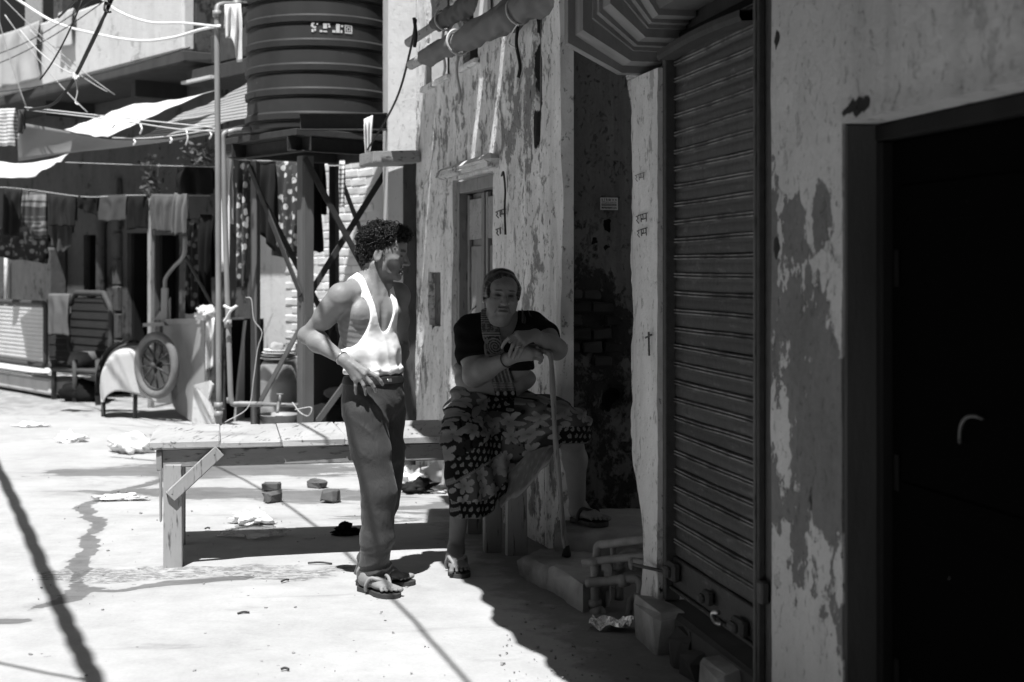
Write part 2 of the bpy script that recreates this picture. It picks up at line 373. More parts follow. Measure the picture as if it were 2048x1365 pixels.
# ================================================================== wall grids
def wall(name, fr, us, zs, mat, parent, dfn, peel=None, hole=None, holes=(), thick=.25, uwarp=None):
    us = np.unique(np.round(np.concatenate([us] + [[h[0], h[1]] for h in holes]), 4)); zs = np.unique(np.round(np.concatenate([zs] + [[h[2], h[3]] for h in holes]), 4))
    U, Z = np.meshgrid(us, zs, indexing='ij'); Uw = uwarp(U, Z) if uwarp else U
    D = dfn(Uw, Z); n1, n2 = U.shape
    Pf = fr.o + Uw[..., None]*fr.a + D[..., None]*fr.n; Pf[..., 2] += Z
    Pb = fr.o + Uw[..., None]*fr.a + (-thick)*fr.n*np.ones_like(U)[..., None]; Pb[..., 2] += Z
    V = np.vstack([Pf.reshape(-1, 3), Pb.reshape(-1, 3)]); N = n1*n2
    uc = (us[:-1]+us[1:])/2; zc = (zs[:-1]+zs[1:])/2
    solid = np.ones((n1-1, n2-1), bool)
    for h in holes: solid[np.ix_((uc > h[0]) & (uc < h[1]), (zc > h[2]) & (zc < h[3]))] = False
    F = []
    ix = lambda i, j: i*n2+j
    flip = np.dot(np.cross(fr.a, (0, 0, 1)), fr.n) < 0
    def q(a, b, c, d): F.append((d, c, b, a) if flip else (a, b, c, d))
    pad = np.zeros((n1+1, n2+1), bool); pad[1:-1, 1:-1] = solid
    for i in range(n1-1):
        for j in range(n2-1):
            if not solid[i, j]: continue
            q(ix(i, j), ix(i+1, j), ix(i+1, j+1), ix(i, j+1))
            if not pad[i, j+1]: q(ix(i, j+1), ix(i, j+1)+N, ix(i, j)+N, ix(i, j))
            if not pad[i+2, j+1]: q(ix(i+1, j), ix(i+1, j)+N, ix(i+1, j+1)+N, ix(i+1, j+1))
            if not pad[i+1, j]: q(ix(i, j), ix(i, j)+N, ix(i+1, j)+N, ix(i+1, j))
            if not pad[i+1, j+2]: q(ix(i+1, j+1), ix(i+1, j+1)+N, ix(i, j+1)+N, ix(i, j+1))
    pe = peel(Uw, Z) if peel else np.zeros_like(U); ho = hole(Uw, Z) if hole else np.zeros_like(U)
    return obj(name, V, F, mat, parent, True, {'peel': np.concatenate([pe.ravel()]*2), 'hole': np.concatenate([ho.ravel()]*2)}, autos=35)
def bl(U, Z, c, ru, rz, p=0.0): return 1 - sstep(.45, 1.25, np.hypot((U-c[0])/ru, (Z-c[1])/rz))

S = Fr((.772, 4.55), (-.199, .98))                     # shop wall on the right
H = Fr((.264, 7.07), (-.279, .960))                    # the house behind the bench
B = Fr((-6.6, 19.1), (.639, -.769))                    # the far facade that runs off to the left
RW = Fr((.17, 7.42), (.98, .199))                      # back wall of the recess between shop and house

# ------------------------------------------------------------------ shop building
shop = thing("shop_building", "peeling plaster shop front with rolling shutter and black door on the right", "building", S.W(-.4, 0, 0))
def sh(px, py, d=0.): u, z, _ = S.hit(px, py, d); return u, z
rough = lambda a, f, s: (lambda U, Z: a*fbm(U*f, Z*f, 0, s, 4))
uP0, uP1 = -.668, -.150
def peel_pillar(U, Z):
    c = lambda px, py: sh(px, py)
    m = np.maximum.reduce([1.0*bl(U, Z, c(1588, 455), .085, .10), 1.1*bl(U, Z, c(1640, 430), .07, .13), .9*bl(U, Z, c(1610, 500), .13, .05),
                           .55*bl(U, Z, c(1620, 640), .16, .34), .5*bl(U, Z, c(1640, 900), .17, .3), .7*bl(U, Z, c(1660, 980), .07, .22), .5*bl(U, Z, c(1590, 1080), .09, .2), .45*bl(U, Z, c(1650, 1250), .12, .15)])
    return m + .42*sstep(1.55, 1.2, Z)*sstep(.25, .5, Z) - .40*sstep(1.6, 1.85, Z) - .05
wall("wall", S, np.linspace(uP0, uP1, 26), np.linspace(-.05, 3.0, 130), M_wall, shop, rough(.006, 4, 21), peel_pillar,
     lambda U, Z: np.maximum.reduce([.7*bl(U, Z, sh(1553, 80), .03, .035), .8*bl(U, Z, sh(1552, 490), .03, .045), .55*bl(U, Z, sh(1600, 930), .02, .09), .55*bl(U, Z, sh(1622, 1000), .02, .06)]), thick=.3)
zt = 1.845
wall("wall_over_door", S, np.linspace(-2.6, uP0, 50), np.linspace(zt, 3.0, 40), M_wall, shop, lambda U, Z: .006*fbm(U*4, Z*4, 0, 21, 4) + .012*(1-sstep(zt, zt+.06, Z)) - .012*sstep(uP0-.03, uP0, U)*(1-sstep(zt, zt+.06, Z)),
     lambda U, Z: -.42 + .25*(1-sstep(zt, zt+.12, Z)), lambda U, Z: .62*(1-sstep(.0, .05, np.abs(Z-zt-.035)))*sstep(.3, .6, vn(U*9, Z*0, 0, 4)), thick=.3)
# door reveal, frame, leaf
f_ = lambda u, d, z: S.W(u, d, z)
def sbox(u0, u1, d0, d1, z0, z1, fr=S, b=.004, jit=0.0):
    c = fr.W((u0+u1)/2, (d0+d1)/2, (z0+z1)/2); return box(c, (abs(u1-u0), abs(d1-d0), abs(z1-z0)), np.array([fr.a, fr.n, [0, 0, 1]]).T if np.dot(np.cross(fr.a, fr.n), (0, 0, 1)) > 0 else np.array([fr.a, -fr.n, [0, 0, 1]]).T, b, jit)
obj("door_jamb", *sbox(uP0-.012, uP0-.0, -.005, -.29, 0, zt-.002), M_grey, shop)
frm = obj("door_frame", *join(sbox(uP0-.05, uP0-.013, -.092, -.17, 0, zt-.05), sbox(-2.6, uP0-.013, -.09, -.172, zt-.048, zt-.003)), simple('dark_frame_paint', .018, .8, .5, 6, 6, (1, 1, .2), spec=.05), shop)
dl = obj("door", *sbox(-2.6, uP0-.052, -.12, -.16, .03, zt-.052), None, shop)
def door_mat():
    n = NM("black_door_paint"); a = n.noise(9, 4, (1, 1, 1), .6); s2 = n.noise(2, 3, off=3)
    sc = n.ma('MULTIPLY', n.step(n.noise(24, 2, (1, 1, .6), off=5), .745, .77), n.step(s2, .5, .62))
    return n.fin(n.mix(sc, .003, .08), .9, a, .2, .004, 0, .0)
dl.data.materials.append(door_mat())
for k, z in enumerate((.35, .9, 1.45)): obj("hinge", *sbox(uP0-.105, uP0-.079, -.118, -.112, z-.05, z+.05), M_black, dl)
for z in (.83, 1.62): obj("door_rail", *sbox(-2.6, uP0-.12, -.119, -.114, z-.05, z+.05), dl.data.materials[0], dl)
t_ = np.linspace(0, 1, 10)
obj("door_handle", *tube([f_(-1.10 - .11*t, -.112+.02*math.sin(math.pi*t), 1.02+.075*math.sin(math.pi*.62*t)) for t in t_], .0045, 8), simple("worn_steel", .09, .5, .2, 30, metal=.6), dl, True)
# shutter
M_shut = None
def shut_mat():
    n = NM("shutter_paint"); a = n.noise(5, 7, (1, 1, 2.5), .65); b = n.noise(1.5, 5, off=2); sp = n.noise(30, 5, (1, 1, 1.5), .6, off=4); st = n.noise(9, 6, (1, 1, .12), .65, off=6)
    c = n.ma('MULTIPLY', .030, n.ma('ADD', .12, n.ma('ADD', n.ma('MULTIPLY', a, .75), n.ma('ADD', n.ma('MULTIPLY', b, .4), n.ma('MULTIPLY', st, .55)))))
    c = n.ma('MULTIPLY', c, n.ma('ADD', .72, n.ma('MULTIPLY', n.rnd(), .56)))
    c = n.mix(n.ma('MULTIPLY', n.step(n.noise(16, 5, (.5, .5, 2.2), .65, off=14), .56, .68), .6), c, .10)
    c = n.mix(n.step(n.noise(13, 6, (1, 1, 1.2), off=11), .60, .68), c, .02)
    c = n.mix(n.ma('MULTIPLY', n.ma('MULTIPLY', n.attr('ridge_light'), n.step(n.noise(4, 6, (1, 1, .6), .7, off=18), .36, .62)), .9, True), c, .26)  # highlights along the slat ridges put into the paint colour, broken by noise
    return n.fin(c, .6, n.ma('ADD', sp, st), .6, .005, .15, .35)
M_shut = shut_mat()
shutter = obj("rolling_shutter", *join(sbox(.005, .985, -.075, -.068, .20, 2.36, b=.001)), M_black, shop)
pit = .0687; zb = .335; nsl = 29
prof = []
for t in np.concatenate([np.linspace(0, .66, 5), np.linspace(.66, 1, 13)[1:]]):
    if t < .66: prof.append((.002 + .0045*math.sin(math.pi*t/.66), t*pit))
    else: a = (t-.66)/.34; prof.append((.002 + .0115*abs(math.sin(2*math.pi*a))**.6, t*pit))
nu = 9; Vs, Fs = [], []
for i in range(nu):
    for (d, z) in prof: Vs.append((i/(nu-1)*.97, d, z))
m_ = len(prof)
for i in range(nu-1):
    for j in range(m_-1): Fs.append((i*m_+j, i*m_+j+1, (i+1)*m_+j+1, (i+1)*m_+j))
def slat_mesh(seed):
    rr = random.Random(seed); V = np.array(Vs)
    V[:, 1] += .0035*np.array([vn(v[0]*4+seed*9, v[2]*8, 0, seed) for v in V]); V[:, 2] += .002*np.array([float(vn(v[0]*3+seed*5, 0, 0, seed+3)) for v in V])
    me = bpy.data.meshes.new("slat"); me.from_pydata([tuple(v) for v in V], [], Fs)
    at = me.attributes.new('ridge_light', 'FLOAT', 'POINT'); at.data.foreach_set('value', np.array([max(0, (v[1]-.008)/.006) for v in np.array(Vs)], np.float32)); me.materials.append(M_shut)
    me.polygons.foreach_set("use_smooth", np.ones(len(me.polygons), dtype=bool)); me.update(); return me
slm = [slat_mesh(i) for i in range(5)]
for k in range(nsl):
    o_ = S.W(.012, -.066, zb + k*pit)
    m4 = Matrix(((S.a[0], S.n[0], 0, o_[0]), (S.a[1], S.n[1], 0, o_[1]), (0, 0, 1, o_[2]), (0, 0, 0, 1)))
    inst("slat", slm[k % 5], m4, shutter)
obj("bottom_rail", *join(sbox(.012, .985, -.066, -.050, .205, .332), sbox(.012, .985, -.05, -.035, .205, .22)), M_shut, shutter)
M_steel = simple("lock_steel", .45, .28, .2, 40, metal=.9)
def lockbox(u, z, w, h, mat, nm): return obj(nm, *join(sbox(u-w/2, u+w/2, -.05, -.015, z-h/2, z+h/2, b=.01), sbox(u-w*.3, u+w*.3, -.02, .004, z-h*.3, z+h*.3, b=.008)), mat, shutter)
lockbox(.93, .285, .10, .07, M_rust, "lock"); lockbox(.53, .275, .07, .05, M_rust, "lock")
pl = lockbox(.21, .25, .11, .055, M_rust, "padlock")
obj("shackle", *tube(curve([S.W(.29, .0, .24), S.W(.305, .02, .245), S.W(.30, .03, .275), S.W(.27, .02, .285)], 5), .009, 8), M_steel, pl, True)
obj("lock_bar", *tube([S.W(.93, -.005, .285), S.W(1.15, .06, .27)], .007, 8), M_rust, shutter, True)
# guides, jambs
M_guide = wood("shutter_guide_wood", .11, 'z', .5)
obj("shutter_guide", *join(sbox(-.04, .004, -.07, -.02, .05, 2.36), sbox(-.055, -.041, -.1, .018, .05, 2.36)), M_guide, shop)
obj("shutter_guide", *sbox(.987, 1.025, -.08, -.02, .16, 2.30), M_rust, shop)
obj("guide_angle", *join(sbox(-.147, -.058, -.06, -.012, .0, 2.36), sbox(-.075, -.060, -.012, .012, .1, 2.36)), M_rust, shop)
obj("bracket", *sbox(-.12, -.075, -.01, .02, .40, .47, b=.006), M_rust, shop)
# strip of plaster between shutter and recess, broken left edge
def uw(U, Z):
    t = (U-1.026)/(1.36-1.026)
    e = 1.37 + .03*vn(Z*3.1, 0, 0, 5) + .018*vn(Z*11, 0, 0, 6) + .010*vn(Z*30, 0, 0, 7) - .13*sstep(.75, .45, Z)
    return 1.026 + t*(e-1.026)
wall("plaster_strip", S, np.linspace(1.026, 1.36, 16), np.linspace(.12, 2.235, 120), M_strip, shop, lambda U, Z: .005*fbm(U*9, Z*9, 0, 31, 3), lambda U, Z: -.15 + .4*bl(U, Z, sh(1285, 600, 0), .06, .12), None, thick=.16, uwarp=uw)
# plinth under the shutter
obj("plinth", *sbox(-.16, 1.10, .0, -.35, -.05, .150, b=.012, jit=.006), M_soot, shop)
obj("plinth_block", *sbox(.80, 1.102, .085, -.05, -.05, .158, b=.02, jit=.012), M_stone, shop)
obj("plinth_block", *sbox(.10, .33, .07, -.05, -.05, .13, b=.02, jit=.012), M_stone, shop)
for k_, (a_, w_, h_) in enumerate(((.42, .16, .09), (.60, .13, .12), (-.08, .14, .10))): obj("rubble_block", *sbox(a_, a_+w_, .05, -.03, -.03, h_, b=.025, jit=.016), M_soot, shop)
# over the shutter: dark recess, lip, moulded bracket
obj("shutter_housing", *sbox(-.148, 1.30, -.10, -.32, 2.22, 3.0, b=.01), M_soot, shop)
lip = []
for i in range(26):
    t = i/25; u = .985 - .90*t
    lip.append(S.W(u, .0, 2.262 + .012*math.sin(math.pi*t)))
Vl, Fl = [], []
for i, p in enumerate(lip):
    for (d, z) in ((-.09, .0), (.008, -.006), (.016, .010), (.014, .03), (-.09, .035)): Vl.append(p + S.n*d + np.array([0, 0, z]))
for i in range(25):
    for k in range(5): Fl.append((i*5+k, i*5+(k+1) % 5, (i+1)*5+(k+1) % 5, (i+1)*5+k))
obj("lintel_lip", Vl, Fl, M_soot, shop)
# bracket: nested moulded plates whose outline drops straight, cuts in at 45 degrees and runs back to the wall
nr = 11
M_brk = simple('bracket_plaster', .22, .9, .35, 7, 7, (1, 1, .3), .5, 60, dirt=.5)
ss_ = [0, .12, .38, .42, .46, .50, .72, .76, .80, .84, 1.0]
for k in range(nr):
    s = ss_[k]; u1 = 1.33 - .50*s; u0 = 1.33 - .50*(ss_[k+1] if k < nr-1 else 1.7) - .004
    e = .30 - .17*s - (.008 if k % 2 else 0); zc0 = 2.36 + .20*s + (.007 if k % 2 else 0); zb0 = 2.245 + .18*s + (.007 if k % 2 else 0)
    poly = [(-.09, zb0+.0), (.075-.02*s, zb0), (e, zc0), (e, 3.0), (-.09, 3.0)]
    obj("bracket_moulding", *prism(poly, S.W(u0, 0, 0), S.n, (0, 0, 1), S.a*(u1-u0)), simple("bracket_panel_plaster", .10, .9, .45, 9, 7, (1, 1, .15), .4, 50) if k == nr-1 else M_brk, shop)
# balcony over the shop front (out of the picture; its shade lies on the ground)
rc_ = random.Random(9); edge_ = [(-3.2, .96)]
for k_ in range(46):
    u_ = -.75 + k_*.0565; edge_.append((u_, .985 + .072*(u_+.6)/1.2*.62 + .022*math.sin(u_*5.1) + .013*math.sin(u_*17+1) + rc_.uniform(-.008, .008)))
bal = obj("canopy_sheet", *prism(edge_ + [(1.85, 1.10), (1.85, .32), (-3.2, .32)], S.W(0, 0, 2.64), S.a, S.n, (0, 0, .05)), M_soot, shop)
obj("canopy_sheet", *sbox(-3.2, .60, .31, .02, 2.64, 2.69, b=.005), M_soot, shop)
obj("canopy_strut", *sbox(-1.0, -.95, 1.2, .02, 2.695, 2.74), M_rust, bal)
obj("balcony_slab", *prism([(-3.2, .4), (1.45, .4), (1.80, 1.12), (2.3, 1.12), (3.0, 1.0), (3.0, -.3), (-3.2, -.3)], S.W(0, 0, 3.02), S.a, S.n, (0, 0, .12)), M_soot, shop)
obj("upper_wall", *sbox(-6.5, 1.33, -.01, -.3, 3.142, 10.0, b=.01), M_wall, shop)
obj("side_wall", *sbox(-6.5, -2.62, -.0, -.3, -.05, 3.01, b=.01), M_wall, shop)
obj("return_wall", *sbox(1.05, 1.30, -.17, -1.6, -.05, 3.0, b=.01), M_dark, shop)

# ------------------------------------------------------------------ recess wall
recess = thing("recess_wall", "dark sooty wall with exposed bricks, set back beside the shop shutter", "wall", RW.W(.4, 0, 0))
def rh(px, py): u, z, _ = RW.hit(px, py, 0); return u, z
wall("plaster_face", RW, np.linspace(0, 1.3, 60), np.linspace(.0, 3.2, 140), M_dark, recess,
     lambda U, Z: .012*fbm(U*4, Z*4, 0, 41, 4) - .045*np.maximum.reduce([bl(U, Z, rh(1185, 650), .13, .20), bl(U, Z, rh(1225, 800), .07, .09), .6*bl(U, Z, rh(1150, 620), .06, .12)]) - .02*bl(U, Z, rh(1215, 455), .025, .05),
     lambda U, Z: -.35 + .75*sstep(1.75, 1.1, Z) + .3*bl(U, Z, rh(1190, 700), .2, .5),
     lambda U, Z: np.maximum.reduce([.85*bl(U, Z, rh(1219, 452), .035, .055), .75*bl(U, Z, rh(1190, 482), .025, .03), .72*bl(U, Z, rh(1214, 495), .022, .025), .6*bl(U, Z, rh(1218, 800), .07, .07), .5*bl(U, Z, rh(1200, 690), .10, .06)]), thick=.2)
bm_ = [bpy.data.meshes.new("brick") for _ in range(3)]
for i, me in enumerate(bm_):
    v, f = box((0, 0, 0), (.20, .06, .062), None, .010, .006); me.from_pydata([tuple(q) for q in v], [], f); me.materials.append(M_brick); me.update()
kb = 0
for r_ in range(6):
    for c_ in range(3):
        px, py = 1142 + c_*44 + (r_ % 2)*20, 588 + r_*27
        if (r_, c_) in ((0, 2), (5, 0), (2, 1), (3, 2)): continue
        u, z = rh(px, py); o_ = RW.W(u, -.028 + random.uniform(-.012, .006), z); a_ = random.uniform(-.06, .06)
        m4 = Matrix(((RW.a[0], RW.n[0], 0, o_[0]), (RW.a[1], RW.n[1], 0, o_[1]), (0, 0, 1, o_[2]), (0, 0, 0, 1))) @ Matrix.Rotation(a_, 4, 'Y') @ Matrix.Diagonal((random.uniform(.45, .62), 1, .9, 1))
        inst("brick", bm_[kb % 3], m4, recess); kb += 1

# ------------------------------------------------------------------ house behind the bench
house = thing("plaster_house", "streaked lime plaster house wall with narrow wooden door behind the seated woman", "house", H.W(1.7, 0, 0))
def hh(px, py, d=0.): u, z, _ = H.hit(px, py, d); return u, z
uD0, uD1 = hh(985, 500)[0], hh(904, 500)[0]; zD = 2.03
w1 = (hh(957, 90)[0], hh(926, 90)[0]); w2 = (hh(900, 90)[0], hh(851, 90)[0])
ni = (hh(881, 600)[0], hh(857, 600)[0], hh(868, 652)[1], hh(868, 545)[1])
u_end = hh(832, 500)[0]
def hd(U, Z):
    d = .018*fbm(U*1.6, Z*1.2, 0, 51, 3) + .007*fbm(U*8, Z*5, 0, 52, 3)
    cr = hh(1078, 130); d -= .035*bl(U, Z, cr, .05, .42) + .015*bl(U, Z, hh(1078, 240), .035, .18)
    d += .022*sstep(.13, .09, U)                         # raised corner band
    d += .02*bl(U, Z, hh(872, 690), .14, .16) - .012*bl(U, Z, hh(928, 255), .07, .13)
    return d
def hpeel(U, Z):
    return np.maximum.reduce([.55*bl(U, Z, hh(1085, 490), .14, .22), .42*bl(U, Z, hh(1030, 200), .5, .3), .5*bl(U, Z, hh(928, 255), .06, .14), .40*bl(U, Z, hh(950, 230), .5, .35), .35*sstep(.9, .5, Z), -.15*np.ones_like(U)]) - .30*sstep(.14, .09, U) - .05
def hhole(U, Z):
    return np.maximum.reduce([.72*bl(U, Z, hh(1079, 120), .10, .48), .66*bl(U, Z, hh(1074, 215), .07, .3), .8*bl(U, Z, hh(868, 648), .09, .05), .55*bl(U, Z, hh(1022, 480), .010, .40), .5*(1-sstep(.0, .012, np.abs(U-hh(1064, 300)[0]-.02*np.sin(Z*9))))*sstep(1.2, 1.4, Z)*sstep(2.6, 2.4, Z)])
wall("wall", H, np.linspace(0, u_end, 110), np.linspace(-.03, 3.6, 150), M_house, house, hd, hpeel, hhole,
     holes=[(uD0, uD1, .0, zD), (w1[0], w1[1], 2.74, 3.5), (w2[0], w2[1], 2.72, 3.5), ni], thick=.045)
obj("niche_back", *sbox(ni[0]-.02, ni[1]+.02, -.05, -.10, ni[2]-.02, ni[3]+.02, H), M_dark, house)
# wooden double door
hdoor = obj("door", *sbox(uD0+.07, uD1-.07, -.115, -.15, .02, zD-.09, H), M_door, house)
obj("door_frame", *join(sbox(uD0+.004, uD0+.069, -.03, -.16, .0, zD-.01, H), sbox(uD1-.069, uD1-.004, -.03, -.16, 0, zD-.01, H), sbox(uD0+.071, uD1-.071, -.032, -.158, zD-.088, zD-.012, H)), M_door, house)
um = (uD0+uD1)/2
obj("meeting_stile", *sbox(um-.03, um+.03, -.112, -.075, .03, zD-.10, H), M_door, hdoor)
for (a, b) in ((uD0+.075, um-.035), (um+.035, uD1-.075)):
    for (z0, z1) in ((.10, .75), (.85, 1.60)):
        obj("panel", *sbox(a+.05, b-.05, -.112, -.098, z0, z1, H, b=.012), M_door, hdoor)
    for u in (a+.02, b-.02): obj("stile", *sbox(u-.022, u+.022, -.112, -.085, .03, zD-.10, H), M_door, hdoor)
    obj("rail", *sbox(a+.043, b-.043, -.112, -.087, 1.64, 1.90, H), wood("grey_rail_wood", .26, 'x', .5), hdoor)
obj("door_hook", *tube(curve([H.W(um+.1, -.06, 1.22), H.W(um+.11, -.02, 1.17), H.W(um+.10, -.015, 1.08), H.W(um+.12, -.03, 1.02)], 5), .006, 6), M_steel, hdoor, True)
v, f = sbox(uD0-.12, uD1+.16, .07, -.06, zD+.015, zD+.085, H, b=.02, jit=.012)
obj("lintel_stone", v, f, M_strip, house)
# upper windows
for (a, b) in (w1, w2):
    wn = obj("window_opening", *sbox(a-.02, b+.02, -.25, -.28, 2.70, 3.5, H), M_doordark, house)
    obj("window_sill", *sbox(a-.03, b+.03, .035, -.2, 2.70, 2.738, H, b=.008, jit=.004), M_house, wn)
obj("window_shutter_leaf", *sbox(w1[0]-.33, w1[0]-.012, .012, .035, 2.80, 3.5, H), simple("pale_leaf_paint", .72, .8, .12, 8), house)
obj("window_shutter_leaf", *sbox(w2[0]+.02, w2[0]+.22, -.06, -.035, 2.74, 3.5, H), M_doordark, house)
obj("window_bar", *tube([H.W(w2[0]+.3, -.1, 2.74), H.W(w2[0]+.3, -.1, 3.5)], .012, 6), M_rust, house)
# far corner: sunlit pilaster, dark post and the plank let into the wall
pc = P(803, 500, 10.62); Pil = Fr((pc[0]-.10, 10.62), (.98, .199))
wall("pilaster", Pil, np.linspace(0, .21, 10), np.linspace(-.02, 3.8, 110), M_bglight, house, lambda U, Z: .004*fbm(U*6, Z*6, 0, 61, 3), lambda U, Z: -.2+0*U, thick=.35)
pa = P(817, 500, 10.42)
obj("door_post", *box((pa[0]+.01, 10.44, 1.12), (.10, .07, 2.24), None, .008), wood("dark_post_wood", .06, 'z'), house)
# overhanging gallery of the house: boards with gaps let the sun through in streaks
gal = obj("gallery_beam", *sbox(.0, 2.75, .74, .68, 3.55, 3.64, H), M_door, house)
rg = random.Random(11)
u = .02; kk = 0
while u < 2.75:
    wd = rg.uniform(.14, .22); gap = (.004, .004, .004, .085, .004, .10, .004, .004, .004, .004, .004, .03)[kk % 12]
    d1 = .84 + rg.uniform(-.04, .2) if u < 2.1 else (.48, .55, .92, .60, .5)[kk % 5]
    obj("gallery_board", *sbox(u, u+wd, d1, -.05, 3.645, 3.67, H), M_door, gal); u += wd + gap; kk += 1
obj("house_upper_wall", *sbox(.0, u_end, -.01, -.3, 3.68, 8.6, H), M_house, house)

# ------------------------------------------------------------------ the rest of the lane, out of the picture: it closes off the sky
opp = thing("opposite_house", "tall plain house across the lane, out of view on the left", "house", (-4.3, 1, 0))
obj("wall", *box((-4.6, .6, 4.2), (.8, 9.0, 8.5), None, .02), M_wall, opp)
obj("roof", *box((-4.6, .6, 8.52), (1.1, 8.6, .12), None, .02), M_soot, opp)
back = thing("lane_end_house", "tall plain house closing the lane behind the viewer", "house", (-1, -4, 0))
obj("wall", *box((-1, -4.2, 5.6), (13, .8, 11.3), None, .02), M_wall, back)
obj("roof", *box((-1, -4.2, 11.32), (13.3, 1.1, .12), None, .02), M_soot, back)
# ================================================================== far facade (runs off to the left behind tank and washing)
facade = thing("far_house", "shabby plastered house with jutting balcony at the end of the lane", "house", B.W(4, 0, 0))
def bh(px, py, d=0.): u, z, _ = B.hit(px, py, d); return u, z
def bbox(px0, px1, py0, py1, d0, d1, b=.006, jit=0.0, dd=None):
    d = max(d0, d1) if dd is None else dd; pm = (px0+px1)/2
    return sbox(bh(px0, py0, d)[0], bh(px1, py0, d)[0], d0, d1, bh(pm, py1, d)[1], bh(pm, py0, d)[1], B, b, jit)
holes = []
for (a, b, c, d) in ((255, 299, 466, 760), (311, 358, 470, 740), (112, 131, 450, 745), (168, 194, 470, 745)):
    u0, u1 = bh(a, 500)[0], bh(b, 500)[0]; holes.append((u0, u1, 0.0, bh((a+b)/2, c)[1]))
uu = np.linspace(-3.5, bh(505, 400)[0], 70)
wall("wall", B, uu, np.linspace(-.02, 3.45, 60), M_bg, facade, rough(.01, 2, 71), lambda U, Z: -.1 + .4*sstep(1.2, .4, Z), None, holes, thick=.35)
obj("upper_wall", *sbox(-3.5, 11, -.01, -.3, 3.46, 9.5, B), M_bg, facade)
M_bdoor = wood("far_dark_door", .010, 'z')
for h in holes:
    dr = obj("door", *sbox(h[0], h[1], -.22, -.27, 0, h[3], B), M_bdoor, facade)
    obj("door_frame", *join(sbox(h[0]-.0, h[0]+.06, -.05, -.2, 0, h[3]-.002, B), sbox(h[1]-.06, h[1], -.05, -.2, 0, h[3]-.002, B)), M_bdoor, dr)
# round and block pilasters
u, z = bh(210, 440); ub = bh(240, 440)[0]
pp = [(.09, 0), (.09, .12), (.07, .16), (.065, .2), (.06, z-.15), (.075, z-.12), (.075, z-.06), (.095, z-.03), (.095, z+.02)]
obj("column", *lathe(pp, B.W(u, .05, 0), 16), M_bg, facade, True)
nb = 8
for k in range(nb):
    obj("pilaster_block", *sbox(ub-.075, ub+.075, .0, .07 + random.uniform(-.008, .008), k*.315+.008, (k+1)*.315-.008, B, .015, .005), M_bg, facade)
# whitewashed brick wall behind the tank stand
ubr0, ubr1 = bh(505, 400)[0], 11.0
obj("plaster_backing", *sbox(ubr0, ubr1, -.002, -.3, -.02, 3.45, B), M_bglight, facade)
bw_ = []
for i in range(3):
    me = bpy.data.meshes.new("brick"); v, f = box((0, 0, 0), (.222, .04, .068), None, .008, .004); me.from_pydata([tuple(q) for q in v], [], f); me.materials.append(M_whitebrick); me.update(); bw_.append(me)
rb = random.Random(3); cnt = 0
u0b, u1b = bh(596, 400)[0], bh(742, 400)[0]
for r_ in range(27):
    z = .50 + r_*.079; uq = u0b - .12 + (.115 if r_ % 2 else 0)
    while uq < u1b:
        if rb.random() > .05:
            o_ = B.W(uq, -.014 + rb.uniform(-.004, .004), z)
            m4 = Matrix(((B.a[0], B.n[0], 0, o_[0]), (B.a[1], B.n[1], 0, o_[1]), (0, 0, 1, o_[2]), (0, 0, 0, 1))) @ Matrix.Rotation(rb.uniform(-.015, .015), 4, 'Y')
            inst("brick", bw_[cnt % 3], m4, facade); cnt += 1
        uq += .234
# balcony: slab, parapet, brackets
uL, uR = -3.5, bh(368, 130, .75)[0]; zb_ = bh(180, 172, .75)[1]; ztop = bh(107, 38, .75)[1]
bs_ = obj("balcony", *sbox(uL, uR, .78, .0, zb_, zb_+.13, B, .02, .01), M_soot, facade)
obj("parapet", *sbox(uL, uR-.02, .75, .62, zb_+.132, ztop, B, .02), M_bglight, bs_)
for t in (.1, .35, .6, .85): obj("bracket", *sbox(uL+(uR-uL)*t-.05, uL+(uR-uL)*t+.05, .6, .0, zb_-.18, zb_-.002, B), M_soot, bs_)
obj("end_wall", *sbox(uR-.14, uR-.022, .615, .0, zb_+.132, ztop-.1, B), M_bg, bs_)
# things standing in the balcony and the room behind
obj("balcony_post", *bbox(107, 124, -60, 40, .55, .42), M_bg, facade)
obj("dark_opening", *bbox(0, 200, -100, 75, .02, -.0), M_doordark, facade)
obj("lattice_panel", *bbox(50, 82, -20, 60, .50, .47), simple("lattice_cloth", .3, .9, .6, 60, 2), facade)
# barred window to the right of the balcony, ledge box under it
wb = obj("barred_window", *bbox(378, 486, -60, 46, .05, .0), M_doordark, facade)
for i in range(9):
    u = bh(388+i*8, 0, .1)[0]; obj("bar", *sbox(u-.012, u+.012, .14, .11, bh(410, 48, .1)[1], 4.6, B, .002), M_bglight if i % 3 else M_rust, wb)
obj("window_ledge", *bbox(372, 505, 128, 158, .65, .05), M_soot, facade)
obj("ledge_board", *bbox(362, 420, 157, 163, .70, .06, b=.002), M_bglight, facade)
obj("rubble_box", *bbox(368, 500, 70, 126, .45, .06), simple("ledge_junk", .06, .9, .6, 14), facade)
# left plinth in the sun with low wall
obj("plinth", *bbox(-220, 100, 735, 764, .95, .0, b=.03), M_bglight, facade)
obj("low_wall", *bbox(-220, 97, 500, 735, .25, .0, b=.03), M_bg, facade)
obj("drain_pipe", *tube([P(12, 500, 18.6), P(12, 612, 18.6)], .025, 8), M_bglight, facade, True)

